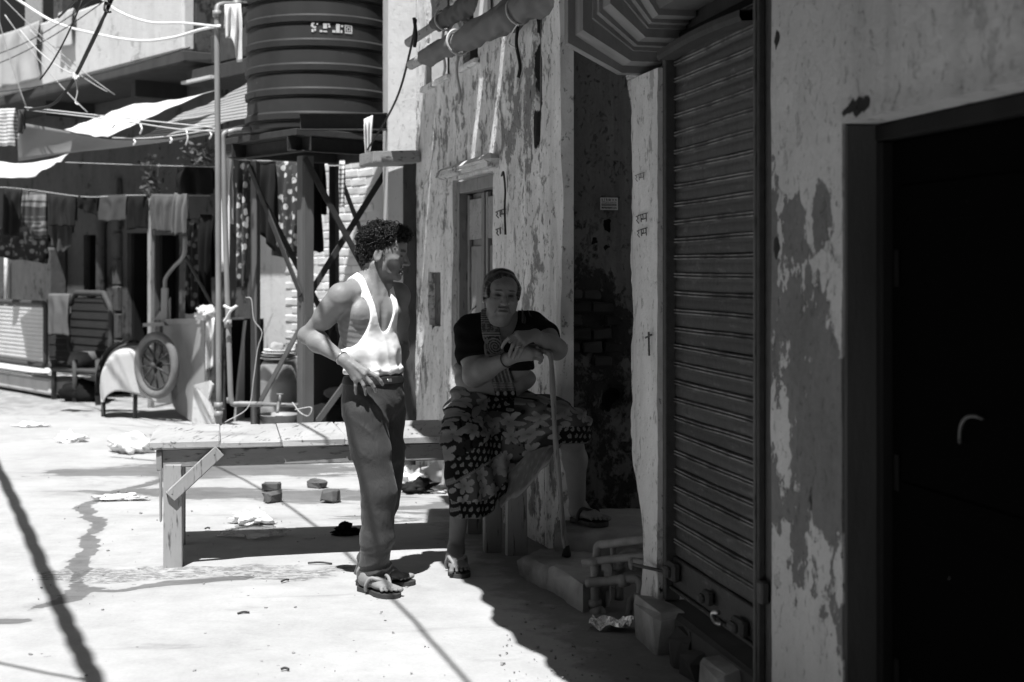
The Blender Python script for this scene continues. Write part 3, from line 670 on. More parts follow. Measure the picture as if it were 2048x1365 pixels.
# ================================================================== water tank on its stand
TC = V3(-1.545, 11.45, 0); TZ = 2.51; tr_ = .585
prof = [(0.02, TZ), (tr_-.04, TZ), (tr_-.01, TZ+.03)]
z = TZ + .03
for k in range(6):
    zr = 2.652 + k*.186
    prof += [(tr_-.006, zr-.075), (tr_-.024, zr-.066), (tr_-.022, zr-.054), (tr_+.008, zr-.050), (tr_+.012, zr-.006), (tr_+.004, zr+.004), (tr_-.006, zr+.010)]
prof += [(tr_-.006, 3.78), (tr_-.08, 3.92), (.30, 4.06), (.25, 4.08), (.25, 4.16), (.0, 4.18)]
def tank_mat():
    n = NM("black_tank_plastic"); a = n.noise(4, 6, (1, 1, .5), .6); d = n.noise(2, 5, (1, 1, .25), off=5); s = n.noise(35, 4, off=2)
    c = n.ma('MULTIPLY', .036, n.ma('ADD', .35, n.ma('ADD', n.ma('MULTIPLY', a, .7), n.ma('MULTIPLY', d, .6))))
    c = n.mix(n.ma('MULTIPLY', n.step(s, .70, .75), .5), c, .2)
    return n.fin(c, n.mix(a, .38, .6), s, .15, .003, 0, .22)
tank = thing("water_tank", "ribbed black plastic water tank on an iron stand", "water tank", TC + V3(0, 0, TZ))
obj("tank_body", *lathe(prof, TC, 72), tank_mat(), tank, True, autos=28)
# worn white lettering  S . P . I / box
M_let = simple("worn_white_letter", .5, .9, .35, 30)
def on_tank(s_, z): a = -math.pi/2 + s_/tr_ + .02; return TC + V3((tr_+.0005)*math.cos(a), (tr_+.0005)*math.sin(a), z)
def letter(polys, nm="letter"):
    V, F = [], []
    for poly in polys:
        n0 = len(V); c = np.array(poly, float)
        for (x, y) in c: V.append(on_tank(x, y))
        F.append(tuple(range(n0, n0+len(c))))
    return obj(nm, V, F, M_let, tank)
x0, z0 = .002, 3.262
def rc(x, y, w, h): return [(x0+x, z0+y), (x0+x+w, z0+y), (x0+x+w, z0+y+h), (x0+x, z0+y+h)]
letter([rc(0, .062, .022, .012), rc(-.004, .040, .018, .022), rc(.008, .030, .026, .014), rc(0, 0, .016, .022), rc(.020, .008, .014, .016), rc(.038, .055, .010, .012)])
letter([rc(.062, 0, .020, .016)])
letter([rc(.088, .028, .030, .040), rc(.088, 0, .030, .012), rc(.122, .058, .016, .010), rc(.128, .036, .014, .018)])
letter([rc(.158, 0, .024, .018)])
letter([rc(.186, 0, .030, .068)])
letter([rc(.222, 0, .014, .022), rc(.224, .046, .020, .014)])
letter([rc(.256, 0, .062, .010), rc(.256, .056, .062, .008), rc(.256, .012, .008, .042), rc(.308, .012, .010, .042), rc(.272, .018, .030, .006), rc(.272, .042, .030, .006), rc(.272, .025, .006, .016), rc(.296, .025, .006, .016)])
obj("outlet_pipe", *tube(curve([P(455, 266, 10.95), P(470, 262, 10.98), P(500, 260, 11.1)], 4), .024, 10), simple("galvanised_outlet", .3, .5, .2, 20, metal=.3), tank, True)

stand = thing("tank_stand", "rusty angle iron stand with crossed braces under the black water tank", "stand", TC)
e1, e2 = B.a, np.array([-B.a[1], B.a[0], 0]); hs = .40
M_ang = simple("stand_iron", .10, .7, .5, 8, 7, (1, 1, .2), .3, 80, spec=.35)
M_angd = simple("stand_dark_iron", .035, .7, .5, 20, 6, bump=.3)
cor = {k: TC + e1*a*hs + e2*b*hs for k, (a, b) in {'A': (1, -1), 'B': (-1, -1), 'C': (-1, 1), 'D': (1, 1)}.items()}
Rst = np.array([e1, e2, [0, 0, 1]]).T
for k, (sa, sb) in {'A': (1, -1), 'B': (-1, -1), 'C': (-1, 1), 'D': (1, 1)}.items():
    c = cor[k]; wd = .085 if k in 'AB' else .055
    obj("leg", *join(box(c - e1*sa*wd/2 + V3(0, 0, 1.16), (wd, .012, 2.32), Rst, .002), box(c - e2*sb*wd/2 - e1*sa*.0 + V3(0, 0, 1.16) + e1*sa*.008, (.012, wd, 2.32), Rst, .002)), M_ang if k in 'A' else (M_ang if k == 'B' else M_angd), stand)
    obj("foot_plate", *box(c + V3(0, 0, .012), (.16, .16, .016), Rst, .003), M_ang, stand)
up = lambda k, z: cor[k] + V3(0, 0, z)
def brace(a, za, b, zb, off=.0, m=None): obj("brace", *bar(up(a, za) + off*nrm(cor[b]-cor[a])*0 + nrm(np.cross(cor[b]-cor[a], (0, 0, 1)))*off, up(b, zb) + nrm(np.cross(cor[b]-cor[a], (0, 0, 1)))*off, .012, .05, (0, 0, 1), .002), m or M_angd, stand)
brace('A', 2.30, 'D', 1.05, .02); brace('D', 2.25, 'A', 1.15, .035)
brace('B', 2.28, 'A', 1.25, .02, M_angd); brace('A', 1.10, 'B', .30, .035, M_ang)
brace('D', 1.0, 'A', .12, .02, M_ang); brace('B', 2.2, 'C', .9, -.02); brace('C', 2.3, 'D', 1.1, -.02)
for (a, b) in (('A', 'B'), ('A', 'D'), ('B', 'C'), ('C', 'D')):
    d = nrm(cor[b]-cor[a]); q = nrm(np.cross(d, (0, 0, 1))); q = q if q @ (cor[a]+cor[b]-2*TC) > 0 else -q
    ext = .16; pa_, pb_ = up(a, 2.40)-d*ext+q*.03, up(b, 2.40)+d*ext+q*.03
    zo = .0 if (a, b) in (('A', 'B'), ('C', 'D')) else .005
    obj("beam", *join(bar(pa_+V3(0, 0, zo), pb_+V3(0, 0, zo), .010, .11, (0, 0, 1), .002), bar(pa_+q*.03+V3(0, 0, .056+zo), pb_+q*.03+V3(0, 0, .056+zo), .06, .008, (0, 0, 1), .001), bar(pa_+q*.03+V3(0, 0, -.056+zo), pb_+q*.03+V3(0, 0, -.056+zo), .06, .008, (0, 0, 1), .001)), M_angd, stand)
obj("deck", *box(TC + V3(0, 0, 2.482), (1.12, 1.12, .05), Rst, .004), M_angd, stand)
pa_, pb_ = P(600, 245, 10.62), P(800, 245, 10.74)
obj("channel_beam", *join(bar(pa_, pb_, .010, .125, (0, 0, 1), .002), bar(pa_+V3(0, -.035, .06), pb_+V3(0, -.035, .06), .07, .009, (0, 0, 1), .001), bar(pa_+V3(0, -.035, -.06), pb_+V3(0, -.035, -.06), .07, .009, (0, 0, 1), .001)), M_angd, stand)
# plank let into the wall corner
tag(obj("wall_plank", *bar(P(731, 318, 10.30), P(826, 316, 10.42), .42, .085, (0, 0, 1), .008, .006), wood("weathered_plank", .30, 'x')), "weathered plank jutting from the sunlit pilaster beside the tank", "plank")

# supply pipes
M_galv = simple("galvanised_pipe", .27, .55, .3, 9, 6, (1, 1, .3), .15, 60, metal=.25, dirt=.4)
p1 = thing("riser_pipe", "tall galvanised riser pipe that bends into the tank's top", "pipe", P(437, 842, 10.9))
obj("pipe", *tube(np.vstack([curve([P(438, 860, 10.9), P(437, 500, 10.9), P(434, 40, 10.9)], 4), curve([P(434, 25, 10.9), P(436, 13, 10.92), P(446, 9, 10.95)], 4), [P(492, 9, 11.2)]]), .0225, 12), M_galv, p1, True)
for (a, b) in ((805, 818), (822, 836), (22, 34)): obj("coupling", *tube([P(437 if a > 100 else 434, a, 10.9), P(437 if a > 100 else 434, b, 10.9)], .034, 12), M_galv, p1, True)
obj("coupling", *tube([P(470, 9, 11.05), P(480, 9, 11.12)], .033, 12), M_galv, p1, True)
p2 = thing("down_pipe", "galvanised down pipe from tank outlet, elbowing right to the tap", "pipe", P(460, 842, 10.8))
obj("pipe", *tube(np.vstack([[P(456, 264, 10.95)], curve([P(450, 266, 10.94), P(446, 272, 10.93), P(446, 285, 10.93)], 4), [P(452, 500, 10.88), P(461, 780, 10.8)], curve([P(462, 798, 10.8), P(466, 808, 10.8), P(480, 808, 10.8)], 4), [P(525, 809, 10.78)]]), .021, 12), M_galv, p2, True)
obj("spigot", *join(tube([P(525, 809, 10.78), P(596, 811, 10.74)], .016, 10), tube([P(560, 809, 10.7), P(560, 790, 10.7)], .010, 8), tube([P(553, 789, 10.7), P(567, 789, 10.7)], .007, 8), tube(curve([P(557, 806, 10.68), P(556, 816, 10.6), P(555, 826, 10.58)], 4), .012, 8)), M_galv, p2, True)
for (a, b) in ((640, 655), (795, 806)): obj("coupling", *tube([P(455.5+(a-640)*.03, a, 10.84), P(456+(b-640)*.03, b, 10.84)], .03, 12), M_galv, p2, True)

# ================================================================== washing, tarpaulins, lines
def fab(name, col, rough=.9, var=.25, sc=5, thin=0.25, weave=180, pat=None):
    n = NM(name); f = n.noise(sc, 5); c = n.ma('MULTIPLY', col, n.ma('ADD', 1-var, n.ma('MULTIPLY', f, 2*var)))
    if pat == 'floral':
        v = n.voro(13, (1, 1, 1)); c = n.mix(n.step(v, .34, .40), c, col*.12); c = n.mix(n.step(n.noise(20, 4, off=3), .58, .62), c, col*.25)
    if pat == 'stripe': c = n.mix(n.step(n.wave(9, 'Z'), .6, .7), c, col*.35)
    if pat == 'band': c = n.mix(n.step(n.noise(9, 3, (.1, .1, 1.5)), .55, .6), c, min(1, col*3.5))
    if pat == 'check': c = n.mix(n.ma('MULTIPLY', n.step(n.wave(25, 'Z'), .5, .6), .5), c, col*.4)
    n.fin(c, rough, n.noise(weave, 2), .15, .002, 0, .1)
    if thin:
        tr = n.t.nodes.new("ShaderNodeBsdfTranslucent"); n.put(tr.inputs[0], c); ms = n.t.nodes.new("ShaderNodeMixShader"); ms.inputs[0].default_value = thin
        n.t.links.new(n.b.outputs[0], ms.inputs[1]); n.t.links.new(tr.outputs[0], ms.inputs[2]); n.t.links.new(ms.outputs[0], n.out.inputs[0])
    return n.m
F_black = fab("black_cloth", .012, thin=.05); F_dark = fab("dark_cloth", .022, thin=.1); F_grey = fab("grey_cloth", .07, thin=.2); F_mid = fab("mid_grey_cloth", .16, thin=.2)
F_white = fab("white_cloth", .75, var=.08, thin=.25); F_floral = fab("floral_cloth", .7, var=.1, pat='floral', thin=.25); F_strp = fab("striped_cloth", .75, pat='stripe'); F_band = fab("dark_banded_cloth", .06, pat='band', thin=.05)
F_check = fab("textured_cloth", .13, pat='check'); F_paisley = fab("dark_printed_cloth", .05, pat='floral', thin=.1)
kseed = [0]
def cloth(name, label, cat, a, b, drop, mat, back=.6, amp=.02, nf=3, taper=0.0, group=None, shape=None, skew=0.0):
    """cloth folded over a line from a to b, front flap `drop` long, back flap back*drop"""
    kseed[0] += 1; sd_ = kseed[0]; a, b = np.asarray(a, float), np.asarray(b, float); L = np.linalg.norm(b-a); d = (b-a)/L; q = nrm(np.cross(d, (0, 0, 1)))
    if q[1] > 0: q = -q
    def fn(U, Vv):
        s = (Vv*(1+back) - back)                          # -back..1 ; 0 is the line
        dn = np.abs(s)*drop; sg = np.where(s > 0, 1, -1)
        if shape is not None: dn = dn*shape(U)
        wob = amp*np.sin(U*nf*6.28+sd_ + 1.2*vn(U*3, s*2, sd_, sd_))*sstep(0, .35, np.abs(s)) + amp*.6*vn(U*nf*2.3, s*1.5, sd_*3.1, sd_)*sstep(0, .3, np.abs(s))
        off = .012*sg*np.clip(np.abs(s)*6, 0, 1) + wob + .02*np.abs(s)*sg
        un = U + taper*(U-.5)*np.abs(s) + skew*np.abs(s) + .03*vn(s*3, U*2, sd_, 5)*np.abs(s)
        Px = a[0] + d[0]*L*un + q[0]*off; Py = a[1] + d[1]*L*un + q[1]*off
        Pz = a[2] + (b[2]-a[2])*U - dn + .008 - .012*np.sin(math.pi*U)*(L > .5) + .012*vn(U*6, 0, sd_, 9)*np.abs(s)
        return Px, Py, Pz
    v, f = grid(fn, 26, 30, .003)
    return tag(obj(name, v, f, mat, None, True), label, cat, group)
YL = 15.2
def lp(px, py, Y=YL): return P(px, py, Y)
def rope(name, label, pts, r, mat, s=None, group=None, n=6):
    path = curve(pts, 8) if s is None else sag(pts[0], pts[1], s)
    return tag(obj(name, *tube(path, r, n), mat, None, True), label, "rope" if name.endswith("rope") or name.endswith("line") else "cable", group)
M_rope = simple("pale_rope", .5, .9, .2, 40)
M_hose = simple("white_hose", .75, .5, .08, 10)
rope("washing_line", "sagging washing line carrying the dark garments on the left", [lp(-30, 372, 15.6), lp(60, 380, 15.5), lp(170, 394, 15.3), lp(262, 391, 15.1), lp(420, 392, 14.6)], .004, M_rope)
gd = "dark washing on the lower line"
cloth("trousers", "narrow dark trousers, leftmost on the lower washing line", "trousers", lp(9, 377, 15.55), lp(44, 380, 15.5), .52, F_dark, .8, .03, 2, group=gd)
cloth("jacket", "dark garment with pale cuff hanging beside the leftmost trousers", "jacket", lp(46, 380, 15.5), lp(58, 381, 15.5), .40, F_band, .8, .02, 1, group=gd)
cloth("trousers", "dark trousers with a pale band, third on the lower line", "trousers", lp(60, 384, 15.48), lp(93, 387, 15.45), .50, F_band, .9, .03, 2, taper=.2, group=gd)
cloth("printed_sheet", "dark printed sheet hanging low behind the trousers", "sheet", P(-8, 455, 16.2), P(98, 470, 16.0), .33, F_paisley, .3, .03, 4, group=gd)
cloth("dark_shirt", "two-tone dark shirt hanging over a grey cloth", "shirt", lp(99, 391, 15.42), lp(152, 394, 15.35), .34, F_dark, .8, .02, 3, group=gd)
cloth("grey_cloth", "grey cloth drooping to a point under the two-tone shirt", "cloth", P(104, 440, 15.5), P(145, 442, 15.45), .36, F_grey, .5, .02, 3, shape=lambda U: .75+.25*np.sin(math.pi*U), group=gd)
cloth("black_vest", "small black garment with slanted hem on the lower line", "garment", lp(158, 393, 15.33), lp(198, 394, 15.28), .20, F_black, .8, .02, 2, shape=lambda U: .6+.55*U, group=gd)
cloth("grey_towel", "plain dark grey towel at the right end of the lower line", "towel", lp(202, 393, 15.25), lp(256, 391, 15.12), .28, F_grey, .8, .015, 2, group=gd)
cloth("textured_shawl", "textured grey shawl hung beside the wooden post", "shawl", P(303, 390, 14.6), P(354, 391, 14.5), .38, F_check, .7, .02, 3, taper=-.15, group="washing near the post")
cloth("pale_scarf", "pale crumpled scarf hanging next to the textured shawl", "scarf", P(350, 385, 14.45), P(375, 386, 14.4), .44, F_mid, .7, .03, 2, taper=.2, group="washing near the post")
rope("washing_line", "thin double line stretched under the grey awning", [P(130, 325, 13.9), P(300, 331, 13.7), P(495, 336, 13.4)], .003, M_rope)
cloth("black_shirt", "black shirt hanging high beside the potted creeper", "shirt", P(356, 333, 13.65), P(424, 334, 13.55), .27, F_black, .8, .03, 2, taper=.15, group="washing near the post")
cloth("printed_sari", "long dark printed cloth hanging behind the cart's brace", "cloth", P(374, 438, 14.25), P(398, 438, 14.2), .95, F_paisley, .6, .03, 2, group="washing near the post")
cloth("dark_sheet", "long black sheet hanging left of the riser pipe", "sheet", P(400, 430, 14.15), P(428, 430, 14.1), 1.05, F_black, .6, .03, 2, group="washing near the post")
cloth("dark_sheet", "wide black sheet hanging under the balcony beside the small creeper", "sheet", P(258, 395, 15.0), P(300, 394, 14.9), .34, F_black, .6, .02, 2, group="washing near the post")
# cloths around the tank stand
rope("washing_line", "short washing line tied across the tank stand", [P(440, 318, 12.3), P(540, 322, 12.2), P(665, 316, 12.1)], .004, M_rope)
gt = "washing around the tank stand"
cloth("white_dupatta", "long white cloth hanging behind the two pipes", "cloth", P(442, 305, 12.5), P(466, 306, 12.45), 1.05, F_white, .6, .03, 2, group=gt)
cloth("floral_dupatta", "long pale floral cloth hanging right of the pipes", "cloth", P(468, 300, 12.4), P(500, 306, 12.35), 1.20, F_floral, .6, .04, 2, taper=-.4, group=gt)
cloth("dark_kurta", "dark garment hanging between the stand's left legs", "garment", P(516, 322, 12.25), P(551, 323, 12.2), .78, F_dark, .7, .03, 2, shape=lambda U: .75+.25*U, group=gt)
cloth("floral_sheet", "white floral sheet hanging in the sun behind the stand", "sheet", P(548, 316, 12.6), P(606, 318, 12.5), .88, F_floral, .7, .03, 3, group=gt)
cloth("dark_cloth", "dark cloth hanging right of the stand's front leg", "cloth", P(626, 318, 12.1), P(648, 318, 12.05), .80, F_black, .6, .03, 1, group=gt)
cloth("white_shirt", "white shirt pegged high between riser pipe and tank", "shirt", P(449, 12, 10.75), P(482, 10, 10.8), .37, F_white, .7, .03, 2, shape=lambda U: .7+.5*sstep(.3, .8, U), group=gt)
cloth("knotted_rag", "twisted white rag dangling at the tank's right edge", "rag", P(728, 240, 10.45), P(746, 232, 10.45), .32, F_white, .5, .03, 2, taper=-.5, group="white rags tied to the stand")
cloth("knotted_rag", "limp white rag dangling below the plank by the stand", "rag", P(679, 322, 10.5), P(690, 322, 10.5), .36, F_strp, .5, .03, 1, group="white rags tied to the stand")
cloth("white_towel", "striped white towel hanging at the photo's left edge", "towel", P(-6, 220, 13.5), P(31, 219, 13.4), .36, F_strp, .8, .02, 2)
cloth("dark_sock", "small dark rag beside the striped white towel", "rag", P(36, 222, 13.4), P(49, 221, 13.4), .22, F_grey, .8, .02, 1)
cloth("balcony_towel", "pale embroidered towel hanging over the balcony parapet", "towel", B.W(bh(118, 30, .79)[0], .79, ztop+.02), B.W(bh(148, 30, .79)[0], .79, ztop+.02), .42, fab("pale_towel", .55), .5, .015, 2)
cloth("balcony_blanket", "large pale blanket drying over the balcony's left end", "blanket", B.W(bh(-10, 60, .79)[0], .79, ztop+.02), B.W(bh(80, 60, .79)[0], .79, ztop+.02), .68, fab("pale_blanket", .5), .4, .03, 3, taper=.1)
# tarpaulins
def tarp(name, label, q, mat, sagz=.05, seed=1, nu=30, nv=20, rip=.01):
    p00, p10, p11, p01 = [np.asarray(x, float) for x in q]
    def fn(U, Vv):
        p = (p00[:, None, None]*(1-U)*(1-Vv) + p10[:, None, None]*U*(1-Vv) + p11[:, None, None]*U*Vv + p01[:, None, None]*(1-U)*Vv)
        z = p[2] - sagz*4*U*(1-U)*(.4+.6*Vv) + rip*vn(U*7, Vv*5, seed, seed) + rip*1.5*vn(U*2, Vv*9, seed, seed+2)
        return p[0], p[1], z
    v, f = grid(fn, nu, nv, .002); return tag(obj(name, v, f, mat, None, True), label, "tarpaulin", "tarpaulins slung under the balcony")
F_tarpw = fab("white_tarpaulin", .8, .6, .06, 3, .3); F_tarpg = fab("grey_tarpaulin", .30, .7, .12, 2, .35); F_tarps = fab("striped_tarpaulin", .42, .7, .2, 2, .3, pat='stripe')
tarp("white_tarpaulin", "sunlit white tarpaulin slung under the balcony", [P(128, 258, 13.2), P(216, 276, 12.6), P(432, 176, 12.4), P(268, 208, 13.6)], F_tarpw, .04, 3)
def val(U, Vv):
    tp = curve([P(34, 244, 13.6), P(130, 262, 13.3), P(220, 279, 12.9), P(330, 279, 12.3), P(432, 262, 11.6), P(490, 250, 11.4)], 8); bt_ = curve([P(32, 322, 13.75), P(130, 309, 13.4), P(220, 299, 13.0), P(330, 283, 12.4), P(432, 266, 11.7), P(490, 254, 11.5)], 8)
    k = np.round(U*40).astype(int); a, b = tp[k], bt_[k]; p = a*(1-Vv[..., None]) + b*Vv[..., None]
    return p[..., 0], p[..., 1] + .05*np.sin(U*9+Vv*2)*Vv + .02*vn(U*6, Vv*2, 0, 4), p[..., 2]
v, f = grid(val, 41, 10, .002); tag(obj("grey_tarpaulin", v, f, F_tarpg, None, True), "grey tarpaulin hanging as a long valance below the white one", "tarpaulin", "tarpaulins slung under the balcony")
tarp("striped_tarpaulin", "pale striped tarpaulin sloping up to the water tank", [P(262, 281, 12.9), P(496, 236, 11.9), P(500, 165, 12.6), P(380, 222, 13.6)], F_tarps, .03, 7)
tarp("small_white_tarpaulin", "bright white tarpaulin sagging at the left edge above the dark washing", [P(-40, 352, 15.2), P(70, 352, 14.6), P(137, 312, 14.5), P(-40, 318, 15.6)], F_tarpw, .05, 9)
# lines, hoses, cables
rope("hose_line", "white hose looping low from the top left to the riser pipe", [P(28, -5, 12.5), P(110, 45, 12.2), P(200, 70, 11.9), P(280, 82, 11.6), P(345, 76, 11.3), P(400, 60, 11.1), P(440, 52, 10.85)], .012, M_hose)
rope("hose_line", "white hose hanging from the knotted cable to the riser pipe", [P(200, -5, 11.5), P(240, 25, 11.4), P(300, 45, 11.3), P(370, 47, 11.1), P(440, 54, 10.82)], .011, M_hose)
rope("power_cable", "thick black cable knotted in two places, dropping at the left", [P(228, -10, 9.6), P(214, 22, 9.6), P(200, 50, 9.6), P(176, 100, 9.6), P(152, 150, 9.6), P(128, 188, 9.7), P(100, 212, 9.8), P(60, 220, 9.9)], .0115, M_cable)
rope("power_cable", "second black cable twisted along the knotted one", [P(220, -10, 9.58), P(207, 40, 9.58), P(182, 95, 9.58), P(150, 158, 9.58), P(120, 200, 9.7), P(92, 218, 9.8)], .006, M_cable)
for i, (x, y, lab) in enumerate(((216, 14, "black knot high on the thick cable"), (152, 154, "pale string knot low on the thick cable"))):
    kk = [P(x+random.uniform(-7, 7), y+random.uniform(-9, 12), 9.55+random.uniform(-.03, .03)) for _ in range(9)]
    tag(obj("cable_knot", *tube(curve(kk, 5), .007, 6), M_cable if i == 0 else M_rope, None, True), lab, "knot")
rope("loose_rope", "short frayed rope end hanging below the cable's lower knot", [P(152, 158, 9.55), P(155, 185, 9.55), P(151, 205, 9.55), P(157, 210, 9.5)], .005, M_rope)
lines = [((-10, -20, 12), (230, 190, 12.4)), ((-10, 10, 13), (52, 212, 13.2)), ((10, 30, 13), (175, 225, 13)), ((60, 60, 12.6), (215, 184, 12.8)), ((-10, 110, 14), (185, 0, 11)), ((-10, 130, 14), (225, -10, 11)), ((40, 60, 11.5), (150, 150, 11)), ((165, 0, 10), (80, 160, 10)), ((-10, 185, 14), (380, 95, 11))]
for k, (a, b) in enumerate(lines):
    ws = ("falling steeply from the upper left corner", "dropping from the left edge to the awning knot", "crossing in front of the balcony blanket", "slanting to the balcony's underside", "rising from the left edge to the top", "rising just below its parallel twin", "short, across the embroidered towel", "dark, running down left of the thick cable", "slack, along the foot of the balcony")[k]
    rope("stay_wire", "thin wire " + ws, [P(*a), P(*b)], .0045 if k != 7 else .006, M_cable if k in (4, 5, 7, 8) else M_rope, .05)
rope("washing_line", "upper of two ropes from the awning knot to the riser pipe", [P(50, 215, 12.2), P(240, 236, 11.6), P(432, 256, 10.95)], .006, M_rope)
rope("washing_line", "lower of two ropes from the awning knot to the riser pipe", [P(54, 220, 12.2), P(240, 242, 11.6), P(350, 258, 11.2), P(430, 263, 10.93)], .006, M_rope)
rope("awning_rope", "rope along the awning hem with knotted tails", [P(225, 276, 12.4), P(290, 277, 12), P(360, 270, 11.5), P(432, 258, 10.93)], .006, M_rope)
for k, (x, y, l) in enumerate(((268, 280, 10), (281, 250, 18), (341, 276, 10), (373, 262, 28), (420, 264, 14), (226, 244, 12))):
    tag(obj("rope_tail", *tube(curve([P(x, y, 11.4), P(x+3, y+l*.5, 11.38), P(x-1, y+l, 11.4)], 5), .008, 6), M_hose, None, True), ("short knotted tail" if l < 15 else "long looped tail") + " on the awning rope, %s from the left" % ("second", "third", "fourth", "fifth", "last", "first")[k], "rope")
rope("string_line", "tangled white string tied round stand leg and pipe elbow", [P(492, 595, 10.7), P(503, 600, 10.7), P(508, 640, 10.7), P(524, 665, 10.7), P(515, 700, 10.7), P(507, 760, 10.7), P(496, 815, 10.7), P(450, 845, 10.6)], .0032, M_rope)
rope("string_line", "white string looped from tap to the stand's front leg", [P(585, 805, 10.7), P(600, 825, 10.6), P(617, 832, 10.5), P(622, 815, 10.5), P(590, 820, 10.55)], .0035, M_rope)
def ribbon(lab, pts, r=.012): tag(obj("tied_ribbon", *tube(curve([P(*p) for p in pts], 5), r, 6), F_white, None, True), lab, "ribbon")
ribbon("white ribbon knotted round the down pipe", [(448, 612, 10.75), (462, 618, 10.72), (474, 612, 10.72), (462, 622, 10.72), (455, 634, 10.74), (448, 644, 10.75)])

# ================================================================== clutter by the far wall
# hand cart
cart = thing("hand_cart", "battered metal hand cart with big spoked wheel beside the pipes", "cart", P(370, 850, 13.4))
M_cart = simple("cart_sheet_metal", .30, .7, .35, 3, 7, (1, 1, .4), .3, 50, dirt=.5)
q = [P(326, 641, 13.9), P(409, 641, 13.2), P(409, 862, 13.2), P(352, 822, 13.8), P(326, 770, 13.9)]
hcart = V3(.35, .62, 0)
def slab(q, h): n = len(q); V = list(q) + [np.asarray(p)+h for p in q]; return V, [tuple(range(n))[::-1], tuple(range(n, 2*n))] + [(k, (k+1) % n, n+(k+1) % n, n+k) for k in range(n)]
obj("side_panel", *slab(q, V3(.02, .03, 0)), M_cart, cart)
q2 = [P(412, 641, 13.22), P(485, 641, 13.5), P(485, 858, 13.5), P(412, 864, 13.22)]
obj("back_panel", *slab([p + V3(.10, .45, 0) for p in q2], V3(.02, .02, 0)), M_black, cart)
obj("top_edge", *join(bar(P(324, 644, 13.88), P(412, 642, 13.2), .03, .05), bar(P(412, 639, 13.2), P(488, 637, 13.5), .02, .02)), M_cart, cart)
obj("side_panel", *slab([P(487, 641, 13.5), P(490, 641, 13.9), P(490, 850, 13.9), P(466, 855, 13.5), P(474, 760, 13.5)], V3(.02, 0, 0)), M_cart, cart)
obj("post", *join(bar(P(329, 640, 13.85), P(330, 576, 13.85), .06, .06, (1, 0, 0), .006), prism([(0, 0), (.16, 0), (.16, .22)], P(308, 640, 13.85), (1, 0, 0), (0, 0, 1), (0, .02, 0))), M_cart, cart)
obj("shelf_lip", *bar(P(292, 650, 13.9), P(335, 648, 13.8), .1, .035), M_cart, cart)
obj("handle", *tube(np.vstack([[P(330, 600, 13.84)], curve([P(330, 572, 13.84), P(332, 556, 13.82), P(348, 534, 13.7), P(362, 520, 13.6), P(369, 505, 13.55), P(370, 474, 13.55)], 5)]), .020, 10), M_galv, cart, True)
obj("handle_brace", *tube([P(370, 512, 13.6), P(425, 612, 13.25)], .014, 8), M_rust, cart, True)
wc = P(313, 731, 13.55); wax = nrm(V3(-.62, -.78, .0)); wr = .315
Wx = nrm(np.cross((0, 0, 1), wax)); 
def ring(r, off=0., n=40): return np.array([wc + wax*off + r*(math.cos(t)*Wx + math.sin(t)*V3(0, 0, 1)) for t in np.linspace(0, 2*math.pi, n, endpoint=False)])
whl = obj("wheel", *tube(ring(wr-.035), .040, 10, closed=True), simple("old_tyre", .14, .85, .3, 12, 6, bump=.3), cart, True)
obj("rim", *tube(ring(wr-.085), .016, 8, closed=True), M_rust, whl, True)
obj("hub", *tube([wc - wax*.05, wc + wax*.05], .032, 12), M_rust, whl, True)
for k in range(12):
    t = 2*math.pi*k/12 + .1; obj("spoke", *tube([wc + wax*(.03 if k % 2 else -.02), wc + (wr-.09)*(math.cos(t)*Wx + math.sin(t)*V3(0, 0, 1))], .011, 6), M_rust, whl, True)
cloth("white_rag", "long white rag hanging from the hand cart's top edge", "rag", P(412, 640, 13.1), P(430, 636, 13.1), .46, F_white, .3, .03, 1, taper=-.2)
def lump(name, label, cat, c, r, mat, seed=1, amp=.25, n=24, f=2.5, squash=0.0, parent=None):
    U, W_ = np.meshgrid(np.linspace(0, 2*math.pi, n, endpoint=False), np.linspace(0, math.pi, n//2+1), indexing='ij')
    d = np.stack([np.cos(U)*np.sin(W_), np.sin(U)*np.sin(W_), np.cos(W_)], -1)
    k = 1 + amp*fbm(d[..., 0]*f+seed, d[..., 1]*f, d[..., 2]*f, seed, 4); p = d*k[..., None]*np.asarray(r)
    p[..., 2] = np.maximum(p[..., 2], -r[2]*(1-squash)); p = p + np.asarray(c); nv = n//2+1
    F = np.array([(i*nv+j, ((i+1) % n)*nv+j, ((i+1) % n)*nv+j+1, i*nv+j+1) for i in range(n) for j in range(nv-1)])[:, ::-1]
    return obj(name, p.reshape(-1, 3), F, mat, parent, True) if parent else tag(obj(name, p.reshape(-1, 3), F, mat, None, True), label, cat)
lump("rag_bundle", "white crumpled rag bundle on the hand cart's top", "rag", P(413, 627, 13.15), (.10, .08, .065), F_white, 4, .9, 30, 3)
tag(obj("broken_board", *slab([P(388, 770, 13.0), P(418, 762, 13.05), P(425, 770, 13.05), P(416, 800, 13.05), P(427, 830, 13.05), P(428, 872, 13.0), P(382, 872, 13.0)], V3(.01, .03, .0)), M_bglight), "pale broken board propped in front of the hand cart", "board")
lump("pot", "round metal pot inside the hand cart", "pot", P(412, 690, 13.55), (.07, .07, .07), M_galv, 2, .05)
